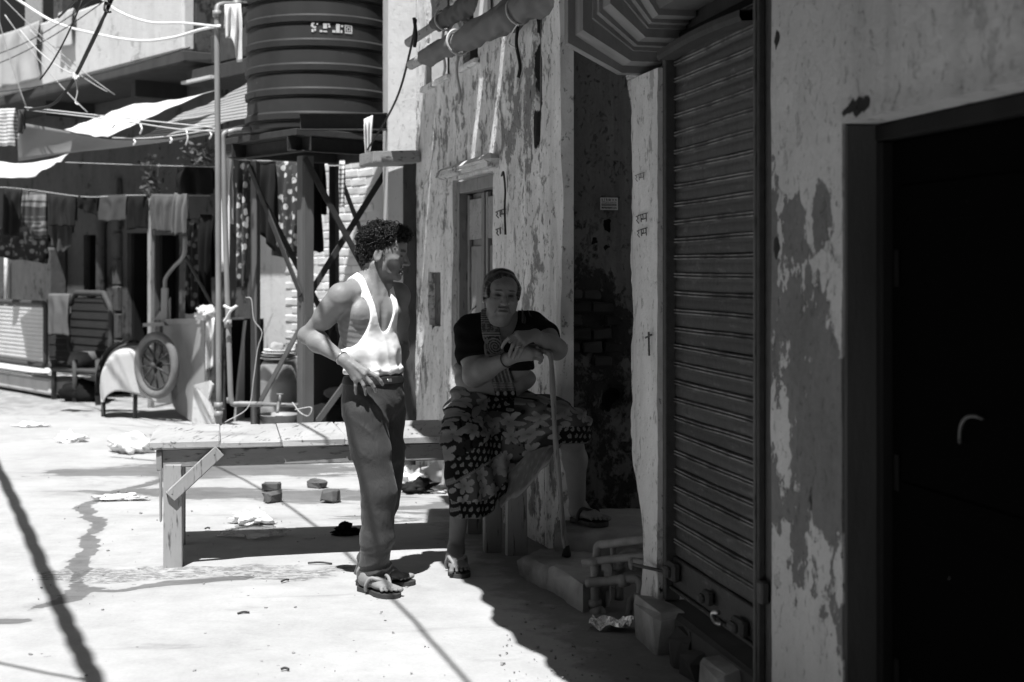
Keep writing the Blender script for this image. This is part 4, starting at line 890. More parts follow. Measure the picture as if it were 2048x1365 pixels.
# cot draped with a pale fringed cloth
cot = thing("draped_cot", "upended cot draped with a pale woven cloth beside the cart wheel", "cot", P(236, 835, 14.0))
arc = [P(194, 795, 14.3), P(198, 745, 14.3), P(212, 712, 14.2), P(236, 694, 14.1), P(262, 692, 14.0), P(280, 700, 13.95)]
def fnc(U, Vv):
    top = np.array([curve([P(205, 806, 14.25), P(206, 760, 14.25), P(216, 722, 14.2), P(240, 698, 14.15), P(285, 694, 14.15), P(340, 716, 14.15)], 8)[int(round(t*40))] for t in np.linspace(0, 1, U.shape[0])])
    d = V3(.10, -.42, 0)
    hang = np.array([.0]*U.shape[0])
    X = top[:, 0:1] + d[0]*np.minimum(Vv, .35)/.35 + .05*(Vv-.3)*(Vv > .3) + .01*vn(U*6, Vv*2, 0, 4); Y = top[:, 1:2] + d[1]*np.minimum(Vv, .35)/.35 + .02*np.sin(U*16)*(Vv > .3); 
    Z = top[:, 2:3] - np.clip(Vv-.3, 0, 1)*(.18+.62*U)*1.0 + .01*vn(U*5, Vv*4, 0, 6)
    return X, Y, np.maximum(Z, .16)
v, f = grid(fnc, 41, 30, .004); obj("cover", v, f, fab("woven_cover", .6, .9, .12, 4, .1, 60, pat='check'), cot, True)
obj("bed_frame", *join(tube([P(207, 833, 14.0), P(207, 795, 14.1)], .022, 8), tube([P(270, 840, 13.8), P(271, 790, 13.8)], .022, 8), tube(curve(arc, 5) + V3(.02, .12, 0), .02, 8)), M_rust, cot, True)
obj("blanket_edge", *tube(curve([a_ + V3(-.03, .2, -.0) for a_ in arc], 6), [.05]*31, 8), F_paisley, cot, True)
# upright cots
M_weave = fab("cot_webbing", .8, .9, .15, 4, .1, 40, pat='check'); M_weaved = fab("dark_cot_webbing", .045, .9, .3, 4, 0, 40, pat='check')
def upright_cot(label, p0, p1, z0, z1, mat, rad, nst, thick=.03, frm=None):
    p0, p1 = np.asarray(p0, float), np.asarray(p1, float); p0[2] = p1[2] = 0; L = np.linalg.norm(p1-p0); d = (p1-p0)/L
    t = thing("string_cot", label, "cot", (p0+p1)/2 + V3(0, 0, z0)); H_ = z1-z0
    pts = [(rad, 0), (L-rad, 0), (L, rad), (L, H_-rad), (L-rad, H_), (rad, H_), (0, H_-rad), (0, rad)]
    path = np.array([p0 + d*x + V3(0, 0, z0+y) for x, y in pts]); path = np.vstack([np.linspace(path[i], path[(i+1) % 8], 4, endpoint=False) for i in range(8)])
    obj("frame", *tube(path, thick, 8, closed=True), frm or M_rust, t, True)
    q = nrm(np.cross(d, (0, 0, 1))); q = -q if q[1] > 0 else q
    for k in range(nst):
        y = .05 + (H_-.1)*(k+.5)/nst; h_ = (H_-.1)/nst*.97
        ins = .03 if rad < y < H_-rad else rad*.5
        obj("web_strip", *bar(p0 + d*ins + V3(0, 0, z0+y) + q*.008*(k % 2), p0 + d*(L-ins) + V3(0, 0, z0+y) + q*.008*(k % 2), .006, h_), mat, t)
    return t
pa_, pb_ = B.W(bh(-60, 650, 1.05)[0], 1.02, 0), B.W(bh(86, 650, 1.05)[0], 1.02, 0)
upright_cot("white webbed cot standing on edge against the sunlit plinth", pa_, pb_, bh(20, 723, 1.0)[1], bh(20, 604, 1.0)[1], M_weave, .05, 26)
upright_cot("dark webbed cot with rounded corners standing behind the low cot", P(140, 700, 16.6), P(222, 700, 15.9), P(180, 725, 16.2)[2], P(180, 587, 16.2)[2], M_weaved, .16, 14, .035)
cloth("hanging_towel", "grey towel thrown over the dark upright cot", "towel", P(98, 588, 16.75), P(140, 588, 16.55), .50, F_mid, .5, .02, 2, taper=.1)
upright_cot("second dark cot stacked behind the towel", P(96, 700, 17.0), P(150, 700, 16.75), P(120, 735, 16.9)[2], P(120, 592, 16.9)[2], M_weaved, .06, 10, .03)
low = thing("low_cot", "low dark cot with folded cloth standing before the upright cots", "cot", P(155, 795, 15.6))
pz = P(150, 738, 15.7)[2]; lc = P(155, 770, 15.9)
obj("frame", *join(tube([P(106, 738, 15.9), P(196, 745, 15.2)], .03, 8), tube([P(120, 728, 16.4), P(212, 733, 15.7)], .03, 8), tube([P(106, 738, 15.9), P(120, 728, 16.4)], .03, 8), tube([P(196, 745, 15.2), P(212, 733, 15.7)], .03, 8)), M_rust, low, True)
for (a, b, c) in ((108, 800, 15.9), (150, 803, 15.5), (196, 806, 15.2), (210, 790, 15.7)): obj("leg", *tube([P(a, 720, c), np.array([P(a, 720, c)[0], c, 0.0])], .03, 8), M_rust, low, True)
obj("webbing", *slab([P(106, 737, 15.9), P(196, 744, 15.2), P(212, 732, 15.7), P(120, 727, 16.4)], V3(0, 0, .015)), M_weaved, low)
v, f = box(P(165, 720, 15.75), (.30, .22, .16), basis(V3(.8, -.6, 0)), .05, .02); tag(obj("folded_cloth", v, f, F_mid, None, True), "folded grey cloth lying on the low dark cot", "cloth")
lump("dark_sack", "dark lump in place of a dog-like shape lying under the low cot", "sack", (P(165, 780, 15.6)[0], 15.6, .10), (.26, .15, .13), F_black, 8, .4, 24, 2, .2)  # plain lump standing in for what looks like a lying dog
post = tag(obj("wooden_post", *box(P(302, 600, 14.9)*V3(1, 1, 0) + V3(0, 0, 1.15), (.055, .055, 2.3), basis(V3(.8, -.6, 0)), .006), wood("pale_post_wood", .30, 'z')), "slim pale wooden post left of the hanging shawl", "post")
# barrel with plates, basin, dark bags
brl = thing("barrel", "worn plastic barrel with plates stacked on its lid, under the stand", "barrel", P(557, 866, 12.6)*V3(1, 1, 0))
bc = P(557, 800, 12.6)*V3(1, 1, 0)
obj("barrel_body", *lathe([(.0, 0), (.145, 0), (.155, .03), (.162, .2), (.166, .22), (.166, .24), (.164, .26), (.166, .44), (.17, .45), (.17, .47), (.165, .48), (.155, .60), (.14, .63), (0, .635)], bc, 28), simple("barrel_plastic", .32, .6, .2, 5, dirt=.5), brl, True, autos=40)
for k in range(4):
    z = .645 + k*.025; tag(obj("plate", *lathe([(0, z), (.10, z), (.165, z+.018), (.163, z+.022), (.10, z+.007), (0, z+.006)], bc + V3(.01*k, .01*(k % 2), 0), 28), M_hose if k > 1 else M_galv, None, True), "shallow plate on the barrel, %s of the stack" % ("lowest", "second from the bottom", "third from the bottom", "topmost")[k], "plate", "plates stacked on the barrel")
lump("stone_lump", "grey stone lying on the plates on the barrel", "stone", bc + V3(-.01, -.02, .765), (.07, .06, .04), M_stone, 5, .3)
lump("rag_heap", "white rag heap beside the stone on the barrel", "rag", bc + V3(.13, -.02, .745), (.09, .07, .06), F_white, 6, .7, 28, 3)
tag(obj("basin", *lathe([(0, .16), (.12, .16), (.155, .26), (.165, .262), (.163, .27), (.15, .265), (.115, .17), (0, .168)], P(556, 830, 11.6)*V3(1, 1, 0), 24), M_galv, None, True), "dented basin under the tap in front of the barrel", "basin")
tag(obj("basin_block", *box(P(556, 830, 11.6)*V3(1, 1, 0)+V3(0, 0, .08), (.3, .25, .155), None, .015, .005), M_stone), "stone block carrying the basin under the tap", "block")
lump("dark_sack", "tall dark sack leaning behind the standing man", "sack", P(670, 700, 12.1)*V3(1, 1, 0)+V3(0, 0, .5), (.24, .2, .52), F_dark, 12, .35, 30, 2)
lump("dark_sack", "squat dark bundle behind the standing man's hip", "sack", P(655, 800, 11.7)*V3(1, 1, 0)+V3(0, 0, .16), (.24, .16, .18), F_black, 14, .35, 30, 2)
lump("pale_sack", "small pale sack low behind the standing man", "sack", P(672, 775, 11.9)*V3(1, 1, 0)+V3(0, 0, .42), (.10, .08, .05), F_mid, 15, .35)
# plants
M_leaf = simple("leaf_green_grey", .07, .6, .4, 30, rnd=.2)
def plant(label, base, stems, hgt, spread, seed, pot=True):
    rr = random.Random(seed); t = thing("potted_creeper", label, "plant", base)
    st, lv = [], []
    for s in range(stems):
        p = np.array(base, float); pts = [p.copy()]
        for k in range(6): p = p + V3(rr.uniform(-1, 1)*spread, rr.uniform(-1, 1)*spread, hgt/6); pts.append(p.copy())
        st.append(tube(curve(pts, 3), .005, 5))
        for k in range(26):
            c = pts[rr.randint(1, 6)] + V3(rr.gauss(0, spread), rr.gauss(0, spread), rr.gauss(0, .06)); s_ = rr.uniform(.018, .04)
            a = nrm((rr.uniform(-1, 1), rr.uniform(-1, 1), rr.uniform(-.8, .3))); b = nrm(np.cross(a, (rr.uniform(-1, 1), rr.uniform(-1, 1), 1)))
            lv.append(([c-a*s_, c+b*s_*.6+V3(0, 0, .004), c+a*s_*1.1, c-b*s_*.6+V3(0, 0, .004)], [(0, 1, 2), (0, 2, 3)]))
    obj("stem", *join(*st), M_rust, t); obj("leaves", *join(*lv), M_leaf, t)
    if pot: obj("pot", *lathe([(0, 0), (.06, 0), (.085, .14), (.09, .14), (.075, .12), (0, .12)], np.array(base)-V3(0, 0, .13), 16), M_brick, t, True)
plant("leafy creeper climbing the pale wall beside the post", P(310, 402, 14.8), 4, .42, .05, 3, False)
plant("bushy leaves sprouting under the striped tarpaulin", P(402, 335, 14.0), 5, .20, .07, 5, True)
# ================================================================== soft-body modelling: signed distance fields meshed with surface nets
class SDF:
    def __init__(s, lo, hi, h):
        s.lo = np.asarray(lo, float); s.h = h; s.n = np.ceil((np.asarray(hi)-s.lo)/h).astype(int)+1
        s.ax = [(s.lo[i] + h*np.arange(s.n[i])).astype(np.float32) for i in range(3)]
        s.f = np.full(s.n, 1.0, np.float32)
    def blk(s, lo, hi):
        sl = []
        for i in range(3):
            a = int(max(0, math.floor((lo[i]-s.lo[i])/s.h))); b = int(min(s.n[i], math.ceil((hi[i]-s.lo[i])/s.h)+1)); sl.append(slice(a, max(a, b)))
        X = s.ax[0][sl[0]][:, None, None]; Y = s.ax[1][sl[1]][None, :, None]; Z = s.ax[2][sl[2]][None, None, :]
        return tuple(sl), X, Y, Z
    def put(s, sl, d, k, sub=False):
        a = s.f[sl]
        if a.size == 0: return
        if sub: d = -d; a2 = np.maximum(a, d) if k <= 0 else np.maximum(a, d) + np.maximum(k-np.abs(a-d), 0)**2/(4*k)
        else: a2 = np.minimum(a, d) if k <= 0 else np.minimum(a, d) - np.maximum(k-np.abs(a-d), 0)**2/(4*k)
        s.f[sl] = a2
    def cap(s, a, b, ra, rb, k=.02, sub=False):
        a, b = np.asarray(a, float), np.asarray(b, float); r = max(ra, rb)+k+4*s.h
        sl, X, Y, Z = s.blk(np.minimum(a, b)-r, np.maximum(a, b)+r); ab = b-a; L2 = ab@ab+1e-12
        t = np.clip(((X-a[0])*ab[0]+(Y-a[1])*ab[1]+(Z-a[2])*ab[2])/L2, 0, 1)
        d = np.sqrt((X-a[0]-t*ab[0])**2+(Y-a[1]-t*ab[1])**2+(Z-a[2]-t*ab[2])**2) - (ra+(rb-ra)*t)
        s.put(sl, d.astype(np.float32), k, sub)
    def chain(s, pts, rs, k=.02):
        for i in range(len(pts)-1): s.cap(pts[i], pts[i+1], rs[i], rs[i+1], k)
    def ell(s, c, r, Rm=None, k=.02, sub=False):
        c = np.asarray(c, float); r = np.asarray(r, float); m = max(r)+k+4*s.h; Rm = np.eye(3) if Rm is None else np.asarray(Rm)
        sl, X, Y, Z = s.blk(c-m, c+m); X, Y, Z = X-c[0], Y-c[1], Z-c[2]
        l = [Rm[0, i]*X+Rm[1, i]*Y+Rm[2, i]*Z for i in range(3)]
        k0 = np.sqrt(sum((l[i]/r[i])**2 for i in range(3))); k1 = np.sqrt(sum((l[i]/r[i]**2)**2 for i in range(3)))+1e-9
        s.put(sl, (k0*(k0-1)/k1).astype(np.float32), k, sub)
    def all(s): return s.ax[0][:, None, None], s.ax[1][None, :, None], s.ax[2][None, None, :]
    def inter(s, fn, k=.0):
        X, Y, Z = s.all(); d = fn(X, Y, Z).astype(np.float32)
        s.f = np.maximum(s.f, d) if k <= 0 else np.maximum(s.f, d) + np.maximum(k-np.abs(s.f-d), 0)**2/(4*k)
    def disp(s, fn, band=.04):
        m = np.abs(s.f) < band; i, j, k = np.nonzero(m)
        s.f[m] += fn(s.ax[0][i], s.ax[1][j], s.ax[2][k]).astype(np.float32)
    def mesh(s):
        f = s.f; f[0] = f[-1] = 1; f[:, 0] = f[:, -1] = 1; f[:, :, 0] = f[:, :, -1] = 1
        ins = f < 0; n = s.n
        cnt = np.zeros(n-1, np.int8)
        for a in (0, 1):
            for b in (0, 1):
                for c in (0, 1): cnt += ins[a:n[0]-1+a, b:n[1]-1+b, c:n[2]-1+c]
        ci = np.nonzero((cnt > 0) & (cnt < 8)); idx = np.full(n-1, -1, np.int64); idx[ci] = np.arange(len(ci[0]))
        val = {(a, b, c): f[ci[0]+a, ci[1]+b, ci[2]+c] for a in (0, 1) for b in (0, 1) for c in (0, 1)}
        acc = np.zeros((len(ci[0]), 3)); w = np.zeros(len(ci[0]))
        for ax in range(3):
            for p in ((0, 0), (0, 1), (1, 0), (1, 1)):
                q0 = list(p); q0.insert(ax, 0); q1 = list(p); q1.insert(ax, 1); v0, v1 = val[tuple(q0)], val[tuple(q1)]
                m = (v0 < 0) != (v1 < 0); t = np.where(m, v0/np.where(m, v0-v1, 1), 0); e = np.zeros((len(t), 3)); 
                for j in range(3): e[:, j] = q0[j]
                e[:, ax] = t; acc += e*m[:, None]; w += m
        V = s.lo + s.h*(np.stack(ci, -1) + acc/w[:, None]); F = []
        for ax in range(3):
            o = [(1, 2), (2, 0), (0, 1)][ax]
            sl0 = [slice(1, n[i]-1) for i in range(3)]; sl0[ax] = slice(0, n[ax]-1); sl1 = list(sl0); sl1[ax] = slice(1, n[ax])
            a, b = ins[tuple(sl0)], ins[tuple(sl1)]; e = np.nonzero(a != b); g = [e[i]+(0 if i == ax else 1) for i in range(3)]; fl = a[e]
            def cell(d1, d2): q = [x.copy() for x in g]; q[o[0]] -= d1; q[o[1]] -= d2; return idx[tuple(q)]
            q = np.stack([cell(1, 1), cell(0, 1), cell(0, 0), cell(1, 0)], -1); q[~fl] = q[~fl][:, ::-1]; F.append(q)
        return V, np.vstack(F)
def ax3(f, up=(0, 0, 1)):                               # columns: right, forward, up of somebody facing f
    f = nrm(f); r = nrm(np.cross(f, up)); return np.array([r, f, np.cross(r, f)]).T
def head(F, O, Rm, s=1.0, fat=0.0, lean=0.0, mouth=0.0, old=False):
    L = lambda x, y, z: np.asarray(O) + Rm @ (np.array([x, y, z])*s)
    E = lambda c, r, k=.012, sub=False: F.ell(L(*c), np.array(r)*s, Rm, k*s, sub)
    E((0, -.012, .034-.012*old), (.073, .094, .083-.004*old)); E((0, .034, .0), (.061, .056, .078), .03); E((0, .036, -.060), (.052+fat*.02, .048, .048), .03); E((0, .074, -.099), (.021+fat*.006, .017, .016), .02)
    E((0, .060, .045-.010*old), (.052, .036, .034), .03)
    for q in (-1, 1):
        E((q*.045, .056, -.027), (.021, .022, .018), .02)
        E((q*.043, .045, -.058), (.02+fat*.013, .026+fat*.008, .024+fat*.006), .03)
        F.cap(L(q*.012, .093, .016), L(q*.044, .076, .018), .008*s, .007*s, .012*s)
        E((q*.031, .098, -.001), (.017, .017, .0115), .010, True)
        E((q*.031, .078, -.003), (.0125, .0125, .0115), .003)
        F.cap(L(q*.018, .0895, .005), L(q*.045, .080, .003), .0038*s, .0035*s, .005*s)
        F.cap(L(q*.018, .0885, -.0095), L(q*.044, .079, -.009), .0035*s, .003*s, .006*s)
        E((q*.0115, .101, -.040), (.0085, .011, .0078), .007)
        F.chain([L(q*.016, .101, -.044), L(q*.027, .090, -.060), L(q*.031, .082, -.078)], [0, 0, 0], 0) if False else [F.cap(L(q*.016, .102, -.044), L(q*.028, .090, -.062), (.0052 if old else .003)*s, (.0048 if old else .003)*s, .007*s, True), F.cap(L(q*.028, .090, -.062), L(q*.031, .080, -.082), (.0048 if old else .003)*s, .003*s, .007*s, True)]
        E((q*.074, -.010, -.010), (.008, .019, .030), .006); E((q*.081, -.006, -.008), (.005, .011, .019), .004, True)
        if lean: E((q*.058, .058, -.060), (.016, .022, .026), .03, True)
    if old:
        for q in (-1, 1):
            F.cap(L(q*.020, .091, -.0155), L(q*.044, .076, -.018), .0028*s, .0025*s, .006*s, True)      # bag under the eye
            F.cap(L(q*.007, .098, .012), L(q*.008, .094, .034), .0024*s, .002*s, .005*s, True)          # frown
            E((q*.026, .080, -.096), (.006, .012, .012), .010, True)
        for zz in (.036, .047, .058): F.cap(L(-.030, .088-(zz-.04)*.45, zz), L(.030, .088-(zz-.04)*.45, zz), .0016*s, .0016*s, .004*s, True)
    F.chain([L(0, .090, .010), L(0, .103, -.018), L(0, .114, -.036)], [.0075*s, .0085*s, .0105*s], .010*s)
    F.cap(L(-.021, .090, -.063), L(.021, .090, -.063), .0055*s, .0055*s, .008*s); E((0, .097, -.062), (.012, .006, .0055), .006)
    F.cap(L(-.019, .089, -.078-mouth), L(.019, .089, -.078-mouth), .006*s, .006*s, .008*s); E((0, .095, -.077-mouth), (.013, .006, .006), .006)
    F.cap(L(-.022, .098, -.0695-mouth*.5), L(.022, .098, -.0695-mouth*.5), .0026*s+mouth*.5, .0026*s+mouth*.5, .004*s, True)
    return L
def finger(F, pts, r=.0085, k=.004):
    n = len(pts); F.chain(pts, [r*(1.05-.28*i/(n-1)) for i in range(n)], k)
def foot(F, heel, toe, z, ankle, s=1.0, side=1, ra=.036):
    heel, toe = np.asarray(heel, float), np.asarray(toe, float); heel[2] = toe[2] = z; L = np.linalg.norm(toe-heel); d = (toe-heel)/L; q = np.cross((0, 0, 1), d); Rm = np.array([d, q, [0, 0, 1]]).T
    W_ = lambda a, b, c: heel + d*a*L + q*b*side + np.array([0, 0, c])
    F.ell(W_(.13, 0, .034), (.042*s, .031*s, .034), Rm, .02); F.ell(W_(.42, -.003, .030), (.085, .033*s, .026), Rm, .03); F.ell(W_(.66, 0, .023), (.048, .041*s, .019), Rm, .02)
    F.cap(W_(.22, 0, .050), ankle, ra*1.0, ra, .03)
    for q_ in (-1, 1): F.ell(np.asarray(ankle) + q*q_*.030 + np.array([0, 0, -.02]), (.013, .012, .015), None, .015)
    for i, b in enumerate((.031, .0125, -.003, -.018, -.031)):
        ln = (1.0, .985, .95, .90, .84)[i]; r = (.0120, .0082, .0078, .0075, .0072)[i]
        F.cap(W_(.72, b*.85*s, .022), W_(ln-.03, b*1.22*s, .014), r, r*.95, .002); F.ell(W_(ln-.015, b*1.22*s, .013), (r*1.15, r*1.12, r), Rm, .001)
    return W_
def flipflop(name, heel, toe, z, mat, strap, parent, side=1):
    heel, toe = np.asarray(heel, float).copy(), np.asarray(toe, float).copy(); heel[2] = toe[2] = 0; L = np.linalg.norm(toe-heel); d = (toe-heel)/L; q = np.cross((0, 0, 1), d)
    prof = [(-.04, .0), (-.03, .022), (.03, .034), (.25, .033), (.45, .034), (.62, .049), (.80, .054), (.97, .044), (1.06, .020), (1.08, 0)]
    poly = [(a*L, b) for a, b in prof] + [(a*L, -b) for a, b in prof[-2:0:-1]]
    o = obj(name, *prism(poly, heel+np.array([0, 0, z]), d, q, (0, 0, .02)), mat, parent)
    W_ = lambda a, b, c: heel + d*a*L + q*b*side + np.array([0, 0, z+.02+c])
    for s_ in (1, -1):
        pts = curve([W_(.78, .020, .004), W_(.72, .020+.006*s_, .036), W_(.62, .030*s_+.006, .052), W_(.50, .041*s_, .056), W_(.40, .049*s_, .026), W_(.36, .043*s_, -.004)], 5)
        obj("strap", *tube(pts, .0085, 6), strap, o, True)
    return o
def skin(name, col, rough=.5):
    n = NM(name); f = n.noise(35, 4); g = n.noise(6, 4, off=3)
    c = n.ma('MULTIPLY', n.ma('MULTIPLY', col, n.ma('ADD', .76, n.ma('ADD', n.ma('MULTIPLY', f, .2), n.ma('MULTIPLY', g, .28)))), n.attr('tone'))
    return n.fin(c, rough, n.ma('ADD', n.noise(170, 3), n.ma('ADD', n.ma('MULTIPLY', n.noise(60, 3), .9), n.ma('MULTIPLY', n.noise(22, 3, off=4), 1.3))), .20, .004, 0, .28)
def tonemat(name, rough=.9, bump=.2, bsc=220, spec=.1, sheen=0.0):
    n = NM(name); c = n.ma('MULTIPLY', n.attr('tone'), n.ma('ADD', .8, n.ma('MULTIPLY', n.noise(12, 4), .4)))
    return n.fin(c, rough, n.noise(bsc, 2), bump, .002, 0, spec)

# ================================================================== the standing man
man = thing("person", "thin man in white vest and dark trousers standing with hands on hips", "person", G(755, 1178))
f_m = nrm((math.sin(R(46)), -math.cos(R(46)), 0)); Rm = ax3(f_m); r_m = Rm[:, 0]
YM = 6.45
pelv, chest, gird, belly, nb_ = P(748, 795, YM), P(734, 645, YM), P(739, 590, YM), P(742, 705, YM), P(744, 576, YM)
TORSO = [(chest, (.148, .098, .165)), (gird, (.150, .070, .055)), (belly, (.124, .086, .13)), (pelv, (.142, .098, .12)), (chest+f_m*.02+np.array([0, 0, .03]), (.12, .085, .10))]
shR, shL = gird + r_m*.172 + V3(0, 0, -.012), gird - r_m*.172 + V3(0, 0, -.012)
hm_f = nrm((.995, -.10, -.10)); Rh = ax3(hm_f); Oh = P(767, 507, YM); hs_ = 1.03
def man_body():
    F = SDF((-1.02, 6.08, -.02), (-.36, 6.98, 1.60), .0043)
    for c, r in TORSO: F.ell(c, r, Rm, .05)
    for q, sh_ in ((1, shR), (-1, shL)):
        F.ell(chest + r_m*q*.072 + f_m*.066 + V3(0, 0, .045), (.068, .038, .055), Rm, .03)       # pectoral
        F.cap(gird + f_m*.062 + r_m*q*.015 + V3(0, 0, -.004), sh_ + f_m*.02 + V3(0, 0, .030), .0095, .011, .014)   # collarbone
        F.cap(nb_ + V3(0, 0, .03) - f_m*.02, sh_ + V3(0, 0, .02), .040, .035, .05)                 # trapezius
        F.ell(sh_, (.052, .054, .058), Rm, .03)
        F.ell(gird + r_m*q*.085 + f_m*.075 + V3(0, 0, -.0), (.03, .018, .014), Rm, .016, True)
    # hollow of the belly, sternum line
    F.cap(chest + f_m*.115 + V3(0, 0, .08), chest + f_m*.110 + V3(0, 0, -.08), .010, .010, .02, True)
    # right arm (near the camera)
    eR, wR = P(614, 671, 6.42), P(688, 720, 6.272)
    F.chain([shR, shR*.55+eR*.45, eR], [.048, .040, .034], .03); F.ell(shR*.72+eR*.28 + V3(0, -.008, .004), (.046, .046, .05), None, .03); F.ell(shR*.5+eR*.5 + V3(.01, -.012, -.01), (.04, .038, .045), None, .03)
    F.ell(eR + V3(-.008, .006, .0), (.031, .03, .030), None, .02)
    F.chain([eR, eR*.68+wR*.32, wR], [.036, .041, .0245], .02); F.ell(eR*.72+wR*.28+V3(.008, -.01, .006), (.043, .036, .036), None, .03)
    kn = [P(734, 743, 6.246), P(729, 751, 6.243), P(721, 757, 6.246), P(712, 760, 6.258)]
    for i, p in enumerate(kn): F.cap(wR, p, .0215, .0125, .012)
    F.cap(kn[0], kn[3], .012, .012, .01)
    finger(F, [kn[0], P(753, 753, 6.240), P(761, 762, 6.248), P(765.5, 770, 6.258)], .0092)
    finger(F, [kn[1], P(742, 766, 6.240), P(748, 775, 6.247), P(751.5, 784, 6.256)], .0094)
    finger(F, [kn[2], P(727, 771, 6.243), P(730, 780, 6.250), P(731.5, 790, 6.258)], .0090)
    finger(F, [kn[3], P(711, 772, 6.258), P(711, 781, 6.266), P(712, 788, 6.275)], .0082)
    finger(F, [wR + V3(.0, .012, -.012), P(700, 742, 6.30), P(706, 757, 6.325), P(711, 766, 6.345)], .011)
    for a in (.3, .5, .7): F.cap(wR*(1-a)+kn[1]*a+V3(0, -.017, .012), kn[1]+V3(0, -.010, .004), .0035, .0045, .008)
    # left arm (far side)
    eL, wL = P(803, 690, 6.80), P(797, 738, 6.645)
    F.chain([shL, shL*.5+eL*.5, eL], [.048, .040, .034], .03); F.chain([eL, eL*.65+wL*.35, wL], [.035, .038, .025], .02)
    kl = [P(790, 757, 6.575), P(787, 764, 6.585), P(785, 770, 6.60), P(788, 774, 6.62)]
    for p in kl: F.cap(wL, p, .021, .0125, .012)
    for i, p in enumerate(kl): finger(F, [p, p + V3(-.030+.006*i, -.010, -.022), p + V3(-.045+.008*i, -.006, -.042)], .009)
    # neck and head
    L = head(F, Oh, Rh, hs_, 0, 1.0, .004)
    F.chain([L(0, -.030, -.050), nb_ + V3(.0, .0, .005)], [.050, .054], .04)
    for q in (-1, 1): F.cap(L(q*.052, -.03, -.055), gird + f_m*.066 + r_m*q*.018 + V3(0, 0, .008), .0125, .0095, .016)
    F.ell(L(0, .040, -.135), (.014, .016, .018), Rh, .02)                                         # adam's apple
    # legs and feet
    hR, kR, aR = P(733, 825, 6.38), P(756, 975, 6.34), P(747, 1140, 6.44)
    hL, kL, aL = P(768, 825, 6.53), P(772, 975, 6.57), P(735, 1140, 6.60)
    F.chain([hR, kR, aR], [.075, .055, .037], .03); F.chain([hL, kL, aL], [.075, .055, .037], .03)
    foot(F, G(724, 1171, .022), G(789, 1188, .022), .022, aR, side=1); foot(F, G(716, 1160, .022), G(823, 1161, .022), .022, aL, side=1)
    # ribs
    cx, cy = chest[0], chest[1]
    def ribs(x, y, z):
        side = ((x-cx)*r_m[0]+(y-cy)*r_m[1]); fw = (x-cx)*f_m[0]+(y-cy)*f_m[1]
        m = sstep(.03, .09, np.abs(side))*sstep(1.02, 1.08, z)*sstep(1.27, 1.20, z)*sstep(.17, .14, np.abs(side))
        return -.0008*m*np.sin((z + .45*fw + .3*np.abs(side))*2*math.pi/.030) + .0012*fbm(x*40, y*40, z*40, 5, 2)
    F.disp(ribs)
    V, Q = F.mesh()
    tone = np.ones(len(V)); l = (V-Oh) @ Rh / hs_
    hd_ = np.abs(l[:, 0]) < .12
    jaw = sstep(-.03, -.065, l[:, 2])*sstep(.0, .03, l[:, 1])*(l[:, 2] > -.13)*hd_; tone *= 1 - .25*jaw
    tone *= 1 - .75*((np.abs(np.abs(l[:, 0])-.031) < .017)*(np.abs(l[:, 2]-.0185) < .0055)*(l[:, 1] > .06))
    tone *= 1 - .35*((np.abs(l[:, 0]) < .024)*(np.abs(l[:, 2]+.0715) < .013)*(l[:, 1] > .08))
    eye = (np.abs(np.abs(l[:, 0])-.031) < .011)*(np.abs(l[:, 2]+.003) < .005)*(l[:, 1] > .075); tone *= 1 - .85*eye
    obj("body", V, Q, skin("man_skin", .22), man, True, {'tone': tone})
man_body()
def man_hair():
    F = SDF(Oh-.17, Oh+.19, .0043)
    L = lambda x, y, z: Oh + Rh @ (np.array([x, y, z])*hs_)
    F.ell(L(0, -.018, .046), (.083, .103, .088), Rh, .01); F.ell(L(0, .062, .088), (.058, .045, .032), Rh, .03); F.ell(L(0, -.075, -.01), (.062, .040, .055), Rh, .03)
    F.ell(L(0, .085, -.02), (.30, .070, .072), Rh, .012, True); F.ell(L(0, .03, -.09), (.30, .085, .075), Rh, .012, True)
    for q in (-1, 1): F.ell(L(q*.085, -.006, -.01), (.025, .024, .034), Rh, .006, True)
    F.disp(lambda x, y, z: .006*fbm(x*70, y*70, z*70, 3, 3) + .004*vn(x*40, y*40, z*40, 8))
    V, Q = F.mesh()
    n = NM("black_curly_hair"); c = n.ma('MULTIPLY', .009, n.ma('ADD', .4, n.noise(90, 3)))
    mh = n.fin(c, .38, n.noise(120, 4), .8, .006, 0, .32)
    hr = obj("hair", V, Q, mh, man, True)
    rr = random.Random(5); gs = []; N = np.cross(V[Q[:, 1]]-V[Q[:, 0]], V[Q[:, 2]]-V[Q[:, 0]])
    cand = np.arange(len(Q)); rs = np.random.RandomState(4); pick = rs.choice(cand, 1500, replace=False)
    for i in pick:
        p = V[Q[i]].mean(0); nn = nrm(N[i]); l = (p-Oh) @ Rh / hs_
        if nn @ (p - L(0, -.01, .03)) < 0: continue
        top = sstep(.02, .09, l[2]); a = nrm(np.cross(nn, rs.randn(3))); b = np.cross(nn, a); cr = rs.uniform(.004, .0075) + .003*top; tn = rs.uniform(.9, 1.7); ln = .006 + .016*top*rs.rand()
        t = np.linspace(0, 1, 11); ph = rs.rand()*6.28
        path = p + nn*(-.002) + np.outer(t*ln, nn) + np.outer(cr*np.cos(ph+t*tn*6.28)-cr*math.cos(ph), a) + np.outer(cr*np.sin(ph+t*tn*6.28)-cr*math.sin(ph), nn*.6+b*.6)
        gs.append(tube(path, np.linspace(.0024, .0012, 11), 4, cap=False))
    obj("curls", *join(*gs), mh, hr, True)
man_hair()
